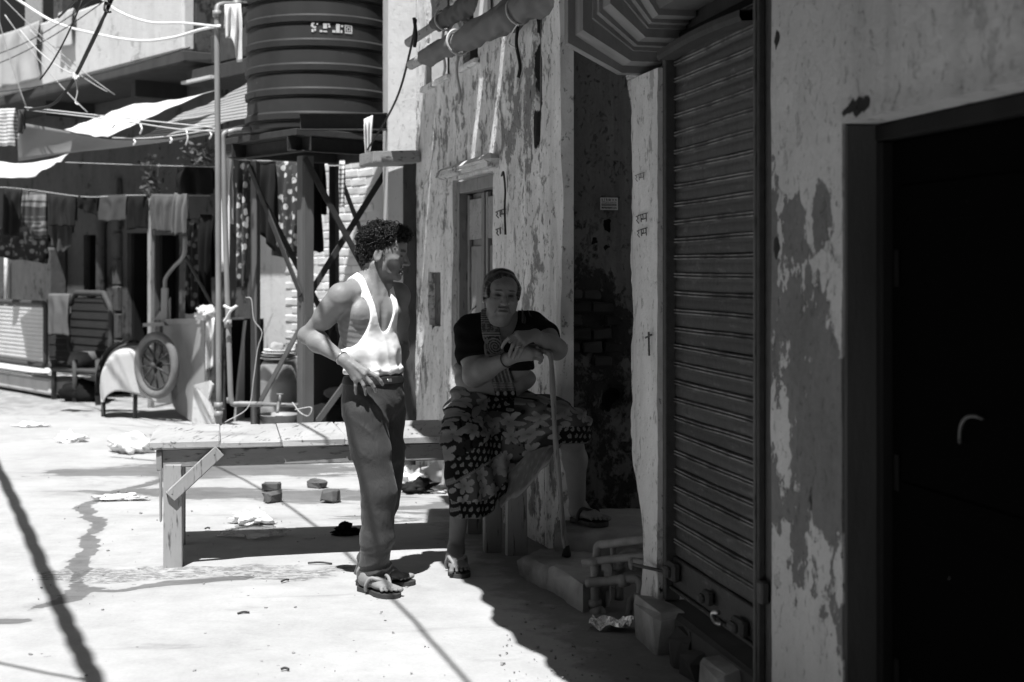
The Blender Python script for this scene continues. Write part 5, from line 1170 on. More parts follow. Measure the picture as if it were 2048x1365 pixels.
def man_trousers():
    F = SDF((-.98, 6.10, -.0), (-.44, 6.86, 1.08), .0046)
    o = .016
    F.ell(pelv, (.146+o*.7, .102+o*.7, .13), Rm, .05); F.ell(P(746, 760, YM), (.135, .096, .08), Rm, .05); F.ell(pelv - f_m*.05 - V3(0, 0, .06), (.125, .075, .10), Rm, .04)
    F.chain([P(731, 825, 6.38), P(741, 900, 6.365), P(758, 985, 6.345), P(754, 1080, 6.37), P(747, 1166, 6.42)], [.098, .082, .070, .066, .071], .03)
    F.chain([P(770, 825, 6.53), P(775, 900, 6.55), P(773, 985, 6.565), P(752, 1080, 6.58), P(736, 1162, 6.59)], [.094, .076, .064, .060, .066], .02)
    zt_ = P(748, 752, YM)[2]
    def ridge(q, p, s, seed): return 1 - np.abs(vn(q, p, s, seed))*2.2
    def fold(x, y, z):
        u = (x+.6)*.85 + (y-6.45)*.5
        a = .006*fbm(x*9, y*9, z*7, 31, 3)
        r1 = ridge((z-.75*u)*17, (u+.4*z)*4, y*2, 3); r2 = ridge((z+.9*u)*15, (u-.5*z)*4, y*2+5, 8)
        w1 = sstep(-.2, .5, vn(x*4, y*4, z*4, 5))
        a -= .0085*(np.clip(r1, -.4, 1)*w1 + np.clip(r2, -.4, 1)*(1-w1))*(.55+.45*sstep(.85, .6, z))
        a -= .006*ridge((z-.3*u)*30, u*5, y*3, 13)*sstep(.26, .10, z)
        a -= .004*sstep(.012, .0, np.abs(u-.045-.03*(z-.5)))*(z < .8)
        return a
    F.disp(fold)
    F.inter(lambda X, Y, Z: np.maximum(Z-zt_, P(746, 1167, 6.4)[2]-Z + .03*(Y-6.42)) + 0*X, .004)
    V, Q = F.mesh()
    n = NM("trouser_cloth"); g = n.noise(5, 5); w1_ = n.noise(250, 2, (1, 1, .3))
    m = n.fin(n.ma('MULTIPLY', .042, n.ma('ADD', .75, n.ma('ADD', n.ma('MULTIPLY', g, .2), n.ma('MULTIPLY', w1_, .3)))), .62, n.ma('ADD', n.ma('MULTIPLY', w1_, .4), n.ma('MULTIPLY', n.ma('ABSOLUTE', n.ma('SUBTRACT', n.noise(16, 4, (1, 1, .6), dist=.8), .5)), 5.0)), .30, .006, 0, .25, {"Sheen Weight": .1})
    tr_o = obj("trousers", V, Q, m, man, True)
    # belt with buckle, side pocket edge
    B_ = SDF((-.86, 6.2, .90), (-.48, 6.70, 1.02), .004)
    B_.ell(P(746, 760, YM), (.146, .106, .09), Rm, .05); B_.ell(pelv, (.163, .119, .135), Rm, .05)
    B_.inter(lambda X, Y, Z: np.abs(Z-(zt_-.016)) - .019 + 0*X + 0*Y, .004); V, Q = B_.mesh()
    bt = obj("belt", V, Q, simple("belt_leather", .02, .45, .3, 20), man, True)
    obj("buckle", *box(P(746, 762, YM) + f_m*.112 + V3(0, 0, .003), (.03, .01, .026), Rm, .004), M_steel, bt)
    pk = [P(700, 768, 6.30), P(697, 800, 6.275), P(700, 835, 6.27)]
man_trousers()
def man_vest():
    F = SDF((-.93, 6.2, .90), (-.45, 6.74, 1.45), .004)
    of = .009
    for c, r in TORSO[:3] + TORSO[4:]: F.ell(c, np.array(r)+of, Rm, .05)
    for q in (-1, 1):
        F.ell(chest + r_m*q*.072 + f_m*.066 + V3(0, 0, .045), np.array((.068, .038, .055))+of, Rm, .03)
        sh_ = shR if q > 0 else shL
        F.cap(nb_ + V3(0, 0, .03) - f_m*.02, sh_ + V3(0, 0, .02), .040+of, .035+of, .05); F.cap(gird + f_m*.062 + r_m*q*.015 + V3(0, 0, -.004), sh_ + f_m*.02 + V3(0, 0, .030), .0095+of, .011+of, .014)
    F.ell(P(745, 741, YM), (.146, .106, .026), Rm, .025); F.ell(P(742, 705, YM), (.138, .100, .10), Rm, .05)
    F.disp(lambda x, y, z: .004*fbm(x*10, y*10, z*18, 12, 3) - .0075*(1-2.2*np.abs(vn((x*.8+y*.4)*22+z*5, z*3.5, y*3, 6)))*sstep(1.22, 1.05, z) - .006*(1-2.2*np.abs(vn((x+y*.4)*7, z*34, y*3, 16)))*sstep(1.04, .99, z) + .003*np.sin(((x-chest[0])*r_m[0]+(y-chest[1])*r_m[1])*70+z*14+2*vn(x*8, y*8, z*8, 3))*sstep(1.16, 1.05, z)*.8)
    cx, cy = gird[0], gird[1]; zl = P(745, 755, YM)[2]
    def cut(X, Y, Z):
        a = (X-cx)*r_m[0]+(Y-cy)*r_m[1]; fw = (X-cx)*f_m[0]+(Y-cy)*f_m[1]
        a = a + .06*(Z-1.33)*0
        nk = 1 - np.sqrt((a/.062)**2 + ((Z-1.38)/np.where(fw > -.01, .215, .10))**2)
        arm = np.minimum(9, 9+0*a)
        am = np.maximum(1 - np.sqrt(((np.abs(a)-.172)/.090)**2 + ((Z-1.235)/.155)**2), 1 - np.sqrt(((np.abs(a)-.19)/.096)**2 + ((Z-1.36)/.12)**2))
        return np.maximum(np.maximum(nk*.05, am*.06), np.maximum(zl-Z + .012*np.sin(a*40), -.5 + 0*fw))
    F.inter(cut, .004); V, Q = F.mesh()
    n = NM("white_vest_cotton"); c = n.ma('MULTIPLY', .88, n.ma('ADD', .92, n.ma('MULTIPLY', n.noise(9, 4), .14)))
    obj("vest", V, Q, n.fin(c, .9, n.ma('ADD', n.noise(300, 2, (1, 1, .2)), n.noise(45, 3)), .2, .002, 0, .1), man, True)
man_vest()
M_sole = simple("rubber_sole", .045, .8, .3, 20); M_strap = simple("rubber_strap", .26, .6, .2, 20)
flipflop("flip_flop", G(724, 1171, .022), G(789, 1188, .022), .002, M_sole, M_strap, man); flipflop("flip_flop", G(716, 1160, .022), G(823, 1161, .022), .002, M_sole, M_strap, man)
wv = nrm(P(688, 720, 6.272)-P(614, 671, 6.42)); wp = P(684, 717, 6.281); bx_ = nrm(np.cross(wv, (0, 0, 1))); by_ = np.cross(wv, bx_)
obj("bracelet", *tube([wp + .029*(math.cos(t)*bx_ + math.sin(t)*by_) for t in np.linspace(0, 2*math.pi, 24, endpoint=False)], .0038, 6, closed=True), M_steel, man, True)

# ================================================================== the seated woman
woman = thing("person", "old woman in black blouse and printed sari seated on the bench, leaning on a cane", "person", P(985, 850, 7.1)*V3(1, 1, 0)+V3(0, 0, .61))
YW = 6.95
f_w = nrm((.10, -.99, 0)); Rw = ax3(f_w); r_w = Rw[:, 0]
hw_f = nrm((.20, -.98, -.10)); Rhw = ax3(hw_f, nrm((.07, 0, 1))); Ow = P(1002, 586, 6.86)
wch, wgi, wbe, wpe = P(999, 712, 7.0), P(1001, 660, 6.99), P(985, 768, 7.05), P(985, 825, 7.10)
wshR, wshL = P(940, 662, 6.98), P(1066, 655, 6.98)
wkR, waR, wkL, waL = P(930, 872, 6.74), P(912, 1098, 6.93), P(1138, 862, 6.74), P(1155, 1018, 6.98)
WT = [(wch, (.155, .122, .13)), (wgi, (.150, .085, .06)), (wbe, (.172, .140, .10)), (wpe, (.18, .15, .12)), (wch + f_w*.085 + r_w*.072 - V3(0, 0, .035), (.078, .07, .075)), (wch + f_w*.085 - r_w*.072 - V3(0, 0, .035), (.078, .07, .075))]
weR, wwR, weL, wwL = P(950, 748, 6.88), P(1021, 717, 6.70), P(1113, 699, 6.80), P(1070, 671, 6.655)
def woman_body():
    F = SDF((-.40, 6.46, -.02), (.52, 7.36, 1.50), .0045)
    for c, r in WT: F.ell(c, r, Rw, .04)
    F.ell(P(930, 757, 7.08), (.05, .07, .04), None, .04); F.ell(P(925, 735, 7.09), (.045, .06, .03), None, .03)      # side rolls
    F.ell(P(1052, 758, 7.05), (.05, .07, .045), None, .04)
    for q in (-1, 1): F.cap(wgi + V3(0, .02, .05), (wshR if q > 0 else wshL), .05, .055, .05)
    F.chain([wshR, wshR*.5+weR*.5, weR], [.066, .066, .050], .03); F.ell(weR + V3(-.012, .01, -.02), (.044, .046, .044), None, .03)
    F.chain([weR, weR*.7+wwR*.3, wwR], [.052, .050, .0285], .03)
    F.chain([wshL, wshL*.5+weL*.5, weL], [.064, .060, .046], .03); F.chain([weL, weL*.65+wwL*.35, wwL], [.048, .044, .028], .03)
    # right hand on the cane's handle
    kn = [P(1054, 699, 6.665), P(1060, 703, 6.655), P(1064, 709, 6.655), P(1063, 716, 6.665)]
    for p in kn: F.cap(wwR, p, .022, .0135, .012)
    F.cap(kn[0], kn[3], .013, .013, .01)
    for i, p in enumerate(kn): finger(F, [p, p + V3(.035, -.006+.004*i, -.004), p + V3(.056-.004*i, .014, -.016), p + V3(.050-.004*i, .032, -.026)], .0098)
    finger(F, [wwR + V3(.02, .01, .012), P(1050, 692, 6.70), P(1070, 692, 6.71)], .0115)
    # left hand lying over the right wrist, fingers drooping
    kl = [P(1034, 668, 6.60), P(1037, 674, 6.592), P(1042, 680, 6.590), P(1049, 686, 6.594)]
    for p in kl: F.cap(wwL, p, .0225, .0135, .014)
    F.cap(kl[0], kl[3], .0125, .0125, .01)
    finger(F, [kl[0], P(1018, 676, 6.585), P(1009, 685, 6.595), P(1004, 695, 6.61)], .0098)
    finger(F, [kl[1], P(1026, 690, 6.578), P(1021, 703, 6.585), P(1019, 713, 6.60)], .0100)
    finger(F, [kl[2], P(1034, 697, 6.575), P(1030, 708, 6.582), P(1027, 717, 6.595)], .0098)
    finger(F, [kl[3], P(1043, 699, 6.580), P(1040, 708, 6.588), P(1037, 715, 6.60)], .0090)
    finger(F, [wwL + V3(-.02, .012, .0), P(1045, 672, 6.66), P(1030, 676, 6.665), P(1020, 684, 6.665)], .0108)
    # head and neck
    L = head(F, Ow, Rhw, 1.05, .15, 0, .001, True)
    F.cap(L(0, -.02, -.07), wgi + V3(0, .0, .05), .056, .066, .05); F.ell(L(0, .042, -.108), (.044, .036, .026), Rhw, .03); F.ell(L(0, .03, -.125), (.05, .045, .03), Rhw, .03)
    for q in (-1, 1): F.ell(L(q*.038, .054, -.066), (.015, .016, .018), Rhw, .02)
    # legs and feet
    F.chain([P(955, 830, 7.04), wkR], [.11, .07], .03); F.chain([wkR, P(922, 985, 6.87), waR], [.062, .050, .036], .03)
    F.chain([P(1015, 830, 7.04), wkL], [.11, .075], .03); F.chain([wkL, P(1150, 920, 6.86), waL], [.062, .056, .037], .03)
    foot(F, G(906, 1127, .022), G(922, 1148, .022), .022, waR, 1.18, side=-1)
    foot(F, P(1148, 1045, 7.03)*V3(1, 1, 0), P(1206, 1045, 6.87)*V3(1, 1, 0), .226, waL, 1.1, side=1)
    F.disp(lambda x, y, z: .0012*fbm(x*45, y*45, z*45, 5, 2))
    V, Q = F.mesh(); l = (V-Ow) @ Rhw / 1.05; tone = np.ones(len(V)); hd_ = (np.abs(l[:, 0]) < .1)*(l[:, 1] > .03)*(np.abs(l[:, 2]) < .13)
    sp = lambda cx_, cz_, rx, rz: hd_*sstep(1.25, .7, np.hypot((np.abs(l[:, 0])-cx_)/rx, (l[:, 2]-cz_)/rz))
    tone *= 1 - .72*sp(.031, .0205-.10*(np.abs(l[:, 0])-.031), .017, .0042)
    tone *= 1 - .42*sp(.031, -.002, .021, .015)
    tone *= 1 - .90*sp(.031, -.003, .0140, .0052)
    tone *= 1 - .45*sp(.0, -.0705, .024, .0075)
    tone *= 1 + .12*sp(.040, -.030, .018, .014) 
    tone *= 1 - .42*hd_*sstep(.006, .0, np.abs(np.abs(l[:, 0])-(.018+.45*np.clip(-.044-l[:, 2], 0, .04))))*(l[:, 2] < -.042)*(l[:, 2] > -.086)
    obj("body", V, Q, skin("woman_skin", .17, .55), woman, True, {'tone': tone})
    # hair drawn back, parted; ear studs, nose stud
    Fh = SDF(Ow-.16, Ow+.16, .004)
    Fh.ell(L(0, -.014, .031), (.0855, .1075, .0865), Rhw, .01)
    for q in (-1, 1): Fh.ell(L(q*.070, .014, -.002), (.018, .052, .062), Rhw, .02)
    Fh.ell(L(0, -.095, -.03), (.045, .035, .04), Rhw, .02)
    Fh.ell(L(0, .096, -.012), (.054, .074, .073), Rhw, .01, True); Fh.ell(L(0, .04, -.09), (.2, .08, .075), Rhw, .01, True)
    Fh.disp(lambda x, y, z: .0022*np.sin(((x-Ow[0])**2+(z-Ow[2]-.0)**2)**.5*260 + 3*vn(x*20, y*20, z*20, 3)) + .0015*vn(x*90, y*90, z*90, 5))
    V, Q = Fh.mesh(); l = (V-Ow) @ Rhw; st = .35 + .65*sstep(-.3, .6, vn(np.arctan2(l[:, 0], l[:, 2])*9, l[:, 1]*30, 0, 5)) 
    white = sstep(.075, .05, np.abs(l[:, 2]-.03))*sstep(.0, .06, l[:, 1])
    obj("hair", V, Q, tonemat("grey_hair", .45, .5, 160, .4), woman, True, {'tone': .010 + .17*white*np.clip(vn(np.arctan2(l[:, 0], l[:, 2]-.02)*26, l[:, 1]*9, 0, 5), 0, 1)**1.3 + .012*st})
    obj("earring", *lathe([(0, -.006), (.005, -.003), (.006, 0), (.005, .003), (0, .006)], L(-.078, .004, -.047), 10), M_steel, woman, True); obj("earring", *lathe([(0, -.006), (.005, -.003), (.006, 0), (.005, .003), (0, .006)], L(.078, .004, -.047), 10), M_steel, woman, True)
    obj("nose_stud", *lathe([(0, -.003), (.003, 0), (0, .003)], L(-.0185, .106, -.038), 8), M_steel, woman, True)
woman_body()
def woman_blouse():
    F = SDF((-.36, 6.62, .88), (.30, 7.30, 1.32), .0045); o = .009
    for c, r in WT[:2] + WT[4:]: F.ell(c, np.array(r)+o, Rw, .04)
    for sh_ in (wshR, wshL): F.cap(wgi + V3(0, .02, .05), sh_, .05+o, .055+o, .05)
    F.ell(wch - V3(0, 0, .05), np.array((.155, .125, .09))+o, Rw, .04)
    mR, mL = wshR*.30+weR*.70, wshL*.42+weL*.58
    F.chain([wshR, wshR*.5+weR*.5, mR], [.066+o+.003, .066+o+.004, .062+o+.006], .03); F.chain([wshL, wshL*.5+weL*.5, mL], [.064+o+.003, .060+o+.004, .057+o+.004], .03)
    F.disp(lambda x, y, z: .003*fbm(x*14, y*14, z*14, 22, 3) + .0022*np.sin(z*90+3*vn(x*10, y*10, z*6, 4)))
    zl = P(1000, 738, 7.0)[2]; aR = nrm(weR-wshR); aL = nrm(weL-wshL)
    def cut(X, Y, Z):
        nk = .05*(1 - np.sqrt(((X-wgi[0])/.085)**2 + ((Z-wgi[2]-.085)/np.where(Y < wgi[1], .135, .07))**2))
        sR = np.minimum((X-mR[0])*aR[0]+(Y-mR[1])*aR[1]+(Z-mR[2])*aR[2], -(X - (-.115)) + 0*Y)
        sL = np.minimum((X-mL[0])*aL[0]+(Y-mL[1])*aL[1]+(Z-mL[2])*aL[2], (X-.09) + 0*Y)
        return np.maximum(np.maximum(nk, zl-Z + 0*X), np.maximum(sR, sL))
    F.inter(cut, .003); V, Q = F.mesh()
    obj("blouse", V, Q, simple("black_blouse", .010, .95, .25, 14, spec=.05, bump=.2), woman, True)
woman_blouse()
def flower(u, v, cs, seed, den=1.0):
    iu, iv = np.floor(u/cs), np.floor(v/cs); out = np.zeros_like(u); lf = np.zeros_like(u)
    for a in (-1, 0, 1):
        for b in (-1, 0, 1):
            cu, cv = iu+a, iv+b; r1, r2, r3 = _h(cu.astype(np.int64), cv.astype(np.int64), 0*cu.astype(np.int64), seed), _h(cu.astype(np.int64), cv.astype(np.int64), 0*cu.astype(np.int64)+1, seed), _h(cu.astype(np.int64), cv.astype(np.int64), 0*cu.astype(np.int64)+2, seed)
            du, dv = u-(cu+.2+.6*r1)*cs, v-(cv+.2+.6*r2)*cs; rr = np.hypot(du, dv); th = np.arctan2(dv, du)+r3*6
            pet = cs*.52*(.42+.58*np.abs(np.cos(2.5*th))**.8)
            out = np.maximum(out, (rr < pet)*(.45+.55*np.clip(rr/(cs*.5), 0, 1))); out = np.where(rr < cs*.06, .2, out)
    return out
def paisley(u, v, cs=.034):
    row = np.floor(v/cs); uu = (u + (row % 2)*cs*.5)/cs; fu = uu-np.floor(uu)-.5; fv = v/cs-row-.5
    fu = fu - .18*np.clip(fv, 0, 1)**1.5*2
    w_ = .27*np.clip(1-np.clip((fv+.05)/.42, 0, 1), 0, 1)**.7; d = np.where(fv < -.05, np.hypot(fu, fv+.05)/.27, np.abs(fu)/(w_+1e-3)); ok = (d < 1)*(fv < .38)*(fv > -.36)
    return ok*(.55+.45*(d > .55))
def print_tone(x, y, z, zone):
    """zone 1 = black border with paisleys, 0 = grey floral ground"""
    u = x + .55*(y-6.85) + .010*vn(x*11, y*11, z*11, 3); v = z + .2*(y-6.85) + .010*vn(x*10+5, y*10, z*10, 4)
    fl = flower(u, v, .085, 11); lv = sstep(.25, .4, vn(u*75, v*75, 0, 6))*sstep(-.25, .2, vn(u*17, v*17, 0, 8)); base = .085 + .045*fbm(u*9, v*9, 0, 4, 3)
    t0 = np.where(fl > 0, .10+.20*fl, np.where(lv > .5, .016, base)); dk = sstep(.0, .3, vn(u*8+7, v*8, 0, 15)); t0 = np.where((fl <= 0), t0*(1-.75*dk), t0)
    pa = paisley(u, v); t1 = np.where(pa > 0, .07+.17*pa, .010)
    return .72*np.where(zone > .5, t1, t0)
M_sari = tonemat("sari_print", .9, .25, 200, .08)
def woman_sari():
    F = SDF((-.42, 6.46, .10), (.50, 7.42, .98), .0045)
    F.ell(P(984, 830, 7.08), (.235, .19, .135), Rw, .05); F.ell(P(980, 790, 7.06), (.195, .16, .07), Rw, .05)
    F.chain([P(945, 840, 7.03), P(930, 880, 6.78)], [.135, .112], .05); F.chain([P(1018, 832, 7.03), P(1085, 838, 6.86), P(1140, 855, 6.745)], [.135, .118, .098], .05)
    F.chain([P(932, 885, 6.77), P(938, 960, 6.80), P(936, 1045, 6.84)], [.112, .098, .092], .04); F.chain([P(950, 900, 6.80), P(965, 980, 6.84), P(958, 1040, 6.88)], [.09, .075, .06], .04)
    F.ell(P(1035, 875, 6.86), (.17, .075, .115), None, .05); F.ell(P(985, 930, 6.84), (.085, .06, .16), None, .05)
    F.chain([P(1140, 855, 6.75), P(1146, 890, 6.78)], [.092, .080], .03)
    zA, zB = P(936, 1036, 6.8)[2], P(1140, 884, 6.78)[2]
    def fold(x, y, z):
        u = x + .5*(y-6.85)
        a = .007*fbm(x*9, y*9, z*9, 41, 3)
        up_ = sstep(.55, .70, z); a = a + up_*.009*np.sin((z*1.0 - .55*u)*88 + 2.6*vn(x*7, y*7, z*7, 6))
        dn_ = sstep(.62, .45, z); a = a + dn_*.009*np.sin((u + .28*z)*62 + 2.2*vn(x*6, y*6, z*3, 7))
        return a
    F.disp(fold, .05)
    def cut(X, Y, Z):
        hem = np.where(X < -.06, zA, np.where(X < .24, zA + (X+.06)*(zB-zA)/.30*1.0 - .03, zB))
        hem = np.interp(X, [-.4, -.12, -.06, .02, .20, .235, .5], [zA, zA+.005, zA+.05, zA+.16, zB-.09, zB, zB])
        top = np.interp(X, [-.4, -.22, -.1, .0, .12, .5], [.885, .875, .845, .825, .85, .84])
        return np.maximum(hem - Z + 0*Y, Z - top + 0*Y + .15*(7.0-Y))
    F.inter(cut, .004); V, Q = F.mesh(); x, y, z = V.T
    hem = np.interp(x, [-.4, -.12, -.06, .02, .20, .235, .5], [zA, zA+.005, zA+.05, zA+.16, zB-.09, zB, zB])
    zone = ((z-hem < .085) | ((np.abs((z - .545) - .55*(x+.19)) < .052)*(x < -.05)*(z > .40)) | ((np.abs(x-.23) < .03)*(z < .66)*(x > .2)) | ((x > -.12)*(x < .01)*(z > .76)*(z < .86)*(y < 6.98))).astype(float)
    tone = print_tone(x, y, z, zone)
    edge = (np.abs(z-hem) < .006) | ((np.abs((z-.545)-.55*(x+.19)+.055) < .006)*(x < -.05)*(z > .40)); tone = np.where(edge, .13, tone)
    obj("sari", V, Q, M_sari, woman, True, {'tone': tone})
    # underside of the lifted hem, light lining
    a, b, c = P(1112, 903, 6.75), P(1003, 1013, 6.82), P(1045, 915, 6.80)
    def fn(U, Vv):
        e1_ = a[:, None, None]*(1-U)+b[:, None, None]*U; e1_ = e1_ + np.array([0, 0, -1.])[:, None, None]*.035*np.sin(math.pi*U)
        e0_ = (P(1118, 885, 6.78)[:, None, None]*(1-U) + P(985, 985, 6.84)[:, None, None]*U) + np.array([0, 0, 1.])[:, None, None]*.05*np.sin(math.pi*U)
        p = e1_*(1-Vv)+e0_*Vv; return p[0], p[1] + .03*np.sin(math.pi*Vv) + .01*vn(U*6, Vv*3, 0, 3), p[2] + .012*(1-2*np.abs(vn(U*7+Vv*3, Vv*1.2, 0, 8)))
    v, f = grid(fn, 30, 14, .003); pt = paisley(v[:, 0]+.5*v[:, 1], v[:, 2], .034); UU = np.tile(np.meshgrid(np.linspace(0, 1, 30), np.linspace(0, 1, 14), indexing='ij')[1].ravel(), 2); obj("sari_lining", v, f, M_sari, woman, True, {'tone': np.where(UU < .09, .26, .13 + .05*pt + .05*fbm(v[:, 0]*20, v[:, 1]*20, v[:, 2]*20, 3, 3))})
    # end of the sari brought over her right shoulder and down the front
    F = SDF((-.26, 6.60, .70), (.14, 7.16, 1.34), .0042); o = .020
    for c_, r_ in WT: F.ell(c_, np.array(r_)+o, Rw, .04)
    F.cap(wgi + V3(0, .02, .05), wshR, .05+o+.004, .055+o+.004, .05)
    F.disp(lambda x, y, z: .003*fbm(x*14, y*14, z*14, 27, 3) + .006*np.sin((x + .18*z)*150 + 2*vn(x*9, y*9, z*5, 5))*sstep(1.0, .9, z))
    def cut(X, Y, Z):
        zc = [.70, .78, .86, .95, 1.05, 1.16, 1.22, 1.34]
        xc = np.interp(Z, zc, [-.010, -.020, -.035, -.060, -.085, -.105, -.110, -.110]); hw_ = np.interp(Z, zc, [.045, .050, .052, .050, .048, .044, .042, .042])
        return np.maximum(np.abs(X-xc) - hw_ + 0*Y, np.maximum(.775-Z + .2*X, Y-7.08) + 0*X)
    F.inter(cut, .003); V, Q = F.mesh(); x, y, z = V.T
    xc = np.interp(z, [.70, .78, .86, .95, 1.05, 1.16, 1.22, 1.34], [-.010, -.020, -.035, -.060, -.085, -.105, -.110, -.110]); s_ = x-xc
    rr = np.hypot(s_-.008, z-1.075); th = np.arctan2(z-1.075, s_-.008); sp = (np.sin(rr*520 - th) > .1)*(rr < .036); fl2 = flower(s_, z, .034, 5); strp = (np.sin(z*620) > 0)
    t = np.where(z > 1.19, np.where(strp, .22, .05), np.where(z > 1.145, np.where(flower(s_, z, .022, 9) > .3, .05, .14), np.where(z > 1.125, np.where(strp, .24, .06), np.where(rr < .04, np.where(sp, .035, .19), np.where(fl2 > 0, .17, np.where(np.abs(s_) > .036, .16, .03))))))
    t = np.where(z < .99, np.where(np.sin(s_*330) > .2, .16, .06), t); t = np.where(z < .90, np.where(np.sin(z*700) > .2, .20, .07), t); t = np.where(z < .855, np.where(paisley(s_, z, .036) > 0, .22, .010), t)
    obj("sari_end", V, Q, M_sari, woman, True, {'tone': t})
    # sari fold behind her left shoulder
    F = SDF((-.02, 6.72, .98), (.18, 7.14, 1.34), .0045)
    for c_, r_ in WT[:2]: F.ell(c_, np.array(r_)+.017, Rw, .04)
    F.cap(wgi + V3(0, .02, .05), wshL, .05+.017, .055+.017, .05)
    F.disp(lambda x, y, z: .006*np.sin((x+.25*z)*170 + 2*vn(x*9, y*9, z*5, 5)))
    F.inter(lambda X, Y, Z: np.maximum(np.abs(X-np.interp(Z, [.98, 1.1, 1.2, 1.34], [.05, .062, .072, .075]))-.026 + 0*Y, 1.04-Z + 0*X), .003); V, Q = F.mesh(); x, y, z = V.T
    obj("sari_end", V, Q, M_sari, woman, True, {'tone': np.where(np.sin(x*400) > 0, .07, .025)})
woman_sari()
flipflop("flip_flop", G(906, 1127, .022), G(922, 1148, .022), .002, M_sole, M_strap, woman, -1)
flipflop("flip_flop", P(1148, 1045, 7.03)*V3(1, 1, 0), P(1206, 1045, 6.87)*V3(1, 1, 0), .205, simple("dark_rubber_sole", .035, .7, .3, 20), simple("dark_rubber_strap", .02, .6, .2, 20), woman)
kr = P(1036, 694, 6.578); obj("ring", *tube([kr + V3(.0115*math.cos(t), .004*math.sin(t)*0 + .0115*math.sin(t)*.95, .004*math.cos(t)) for t in np.linspace(0, 2*math.pi, 20, endpoint=False)], .0022, 6, closed=True), M_steel, woman, True)
bd = nrm(weR-wwR); b1 = nrm(np.cross(bd, (0, 0, 1))); b2 = np.cross(bd, b1)
obj("bangle", *tube([wwR + bd*.03 + .036*(math.cos(t)*b1+math.sin(t)*b2) for t in np.linspace(0, 2*math.pi, 28, endpoint=False)], .003, 6, closed=True), M_rust, woman, True)
# her cane
cane = thing("walking_stick", "bamboo walking stick under the old woman's hands, tip on the stone step", "walking stick", P(1133, 1114, 6.66))
M_cane = wood("cane_wood", .17, 'z', .4, .45)
cp = curve([P(1070, 703, 6.690), P(1086, 703, 6.690), P(1099, 709, 6.685), P(1103, 730, 6.675), P(1106, 790, 6.655), P(1111, 880, 6.64), P(1120, 980, 6.645), P(1128, 1070, 6.655), P(1132, 1104, 6.66)], 6)
rr_ = .0125 + .0015*np.sin(np.linspace(0, 30, len(cp)))
obj("shaft", *tube(cp, rr_, 10), M_cane, cane, True)
obj("ferrule", *lathe([(0, 0), (.021, 0), (.022, .012), (.017, .03), (.014, .05), (0, .052)], V3(P(1133, 1110, 6.66)[0], 6.66, .1035), 14), simple("rubber_ferrule", .015, .7, .2), cane, True)
# ================================================================== bench
Bn = nrm((.980, .199, 0)); Bd = np.array([-Bn[1], Bn[0], 0]); BO = V3(-1.75, 6.85, 0)
Rb = np.array([Bn, Bd, [0, 0, 1]]).T
bench = thing("wooden_bench", "long weathered wooden bench standing across the lane against the house wall", "bench", BO + Bn*.95 + Bd*.38)
def bp(x, y, z): return BO + Bn*x + Bd*y + V3(0, 0, z)
def bb(x0, x1, y0, y1, z0, z1, b=.005, jit=.002): return box(bp((x0+x1)/2, (y0+y1)/2, (z0+z1)/2), (x1-x0, y1-y0, z1-z0), Rb, b, jit)
M_top = wood("bench_top_wood", .36, 'y', .5, .85, 8, rv=.10); M_leg = wood("bench_leg_wood", .30, 'z', .45, .8, 10); M_apr = wood("bench_apron_wood", .24, 'x', .45, .8, 9)
x = 0.0; rb_ = random.Random(2)
for wd in (.335, .30, .31, .285, .30, .30):
    obj("plank", *bb(x+.0008, x+wd-.0008, -.0+rb_.uniform(-.008, .006), .77, .575, .612+rb_.uniform(-.004, .004), .006, .003), M_top, bench); x += wd
LB = x
obj("apron", *bb(.06, LB-.03, .035, .065, .485, .573), M_apr, bench); obj("apron", *bb(.06, LB-.03, .70, .73, .485, .573), M_apr, bench)
obj("end_rail", *bb(.035, .062, .02, .74, .47, .573), M_apr, bench); obj("end_rail", *bb(LB-.055, LB-.028, .02, .74, .47, .573), M_apr, bench)
for (a, y0) in ((.07, .066), (.07, .615), (LB-.17, .066), (LB-.17, .615)): obj("leg", *bb(a, a+.088, y0, y0+.082, -.01, .572, .006, .003), M_leg, bench)
obj("leg", *bb(.068, .156, .022, .064, -.008, .50, .005, .003), M_leg, bench)
obj("leg_cleat", *bb(LB-.075, LB+.03, -.02, .02, -.005, .47, .005, .003), M_leg, bench)
a, b_ = bp(.10, .012, .345), bp(.335, .012, .565)
obj("brace", *bar(a, b_, .022, .062, (0, 0, 1), .004, .002), M_leg, bench)
obj("end_board", *bb(.022, .036, .62, .70, .12, .57), M_leg, bench)
for (xx, zz) in ((.11, .36), (.31, .545)):
    p = bp(xx, .0, zz); obj("nail", *lathe([(0, -.002), (.003, -.002), (.003, .0), (0, .0005)], p, 8, -Bd), M_rust, bench)

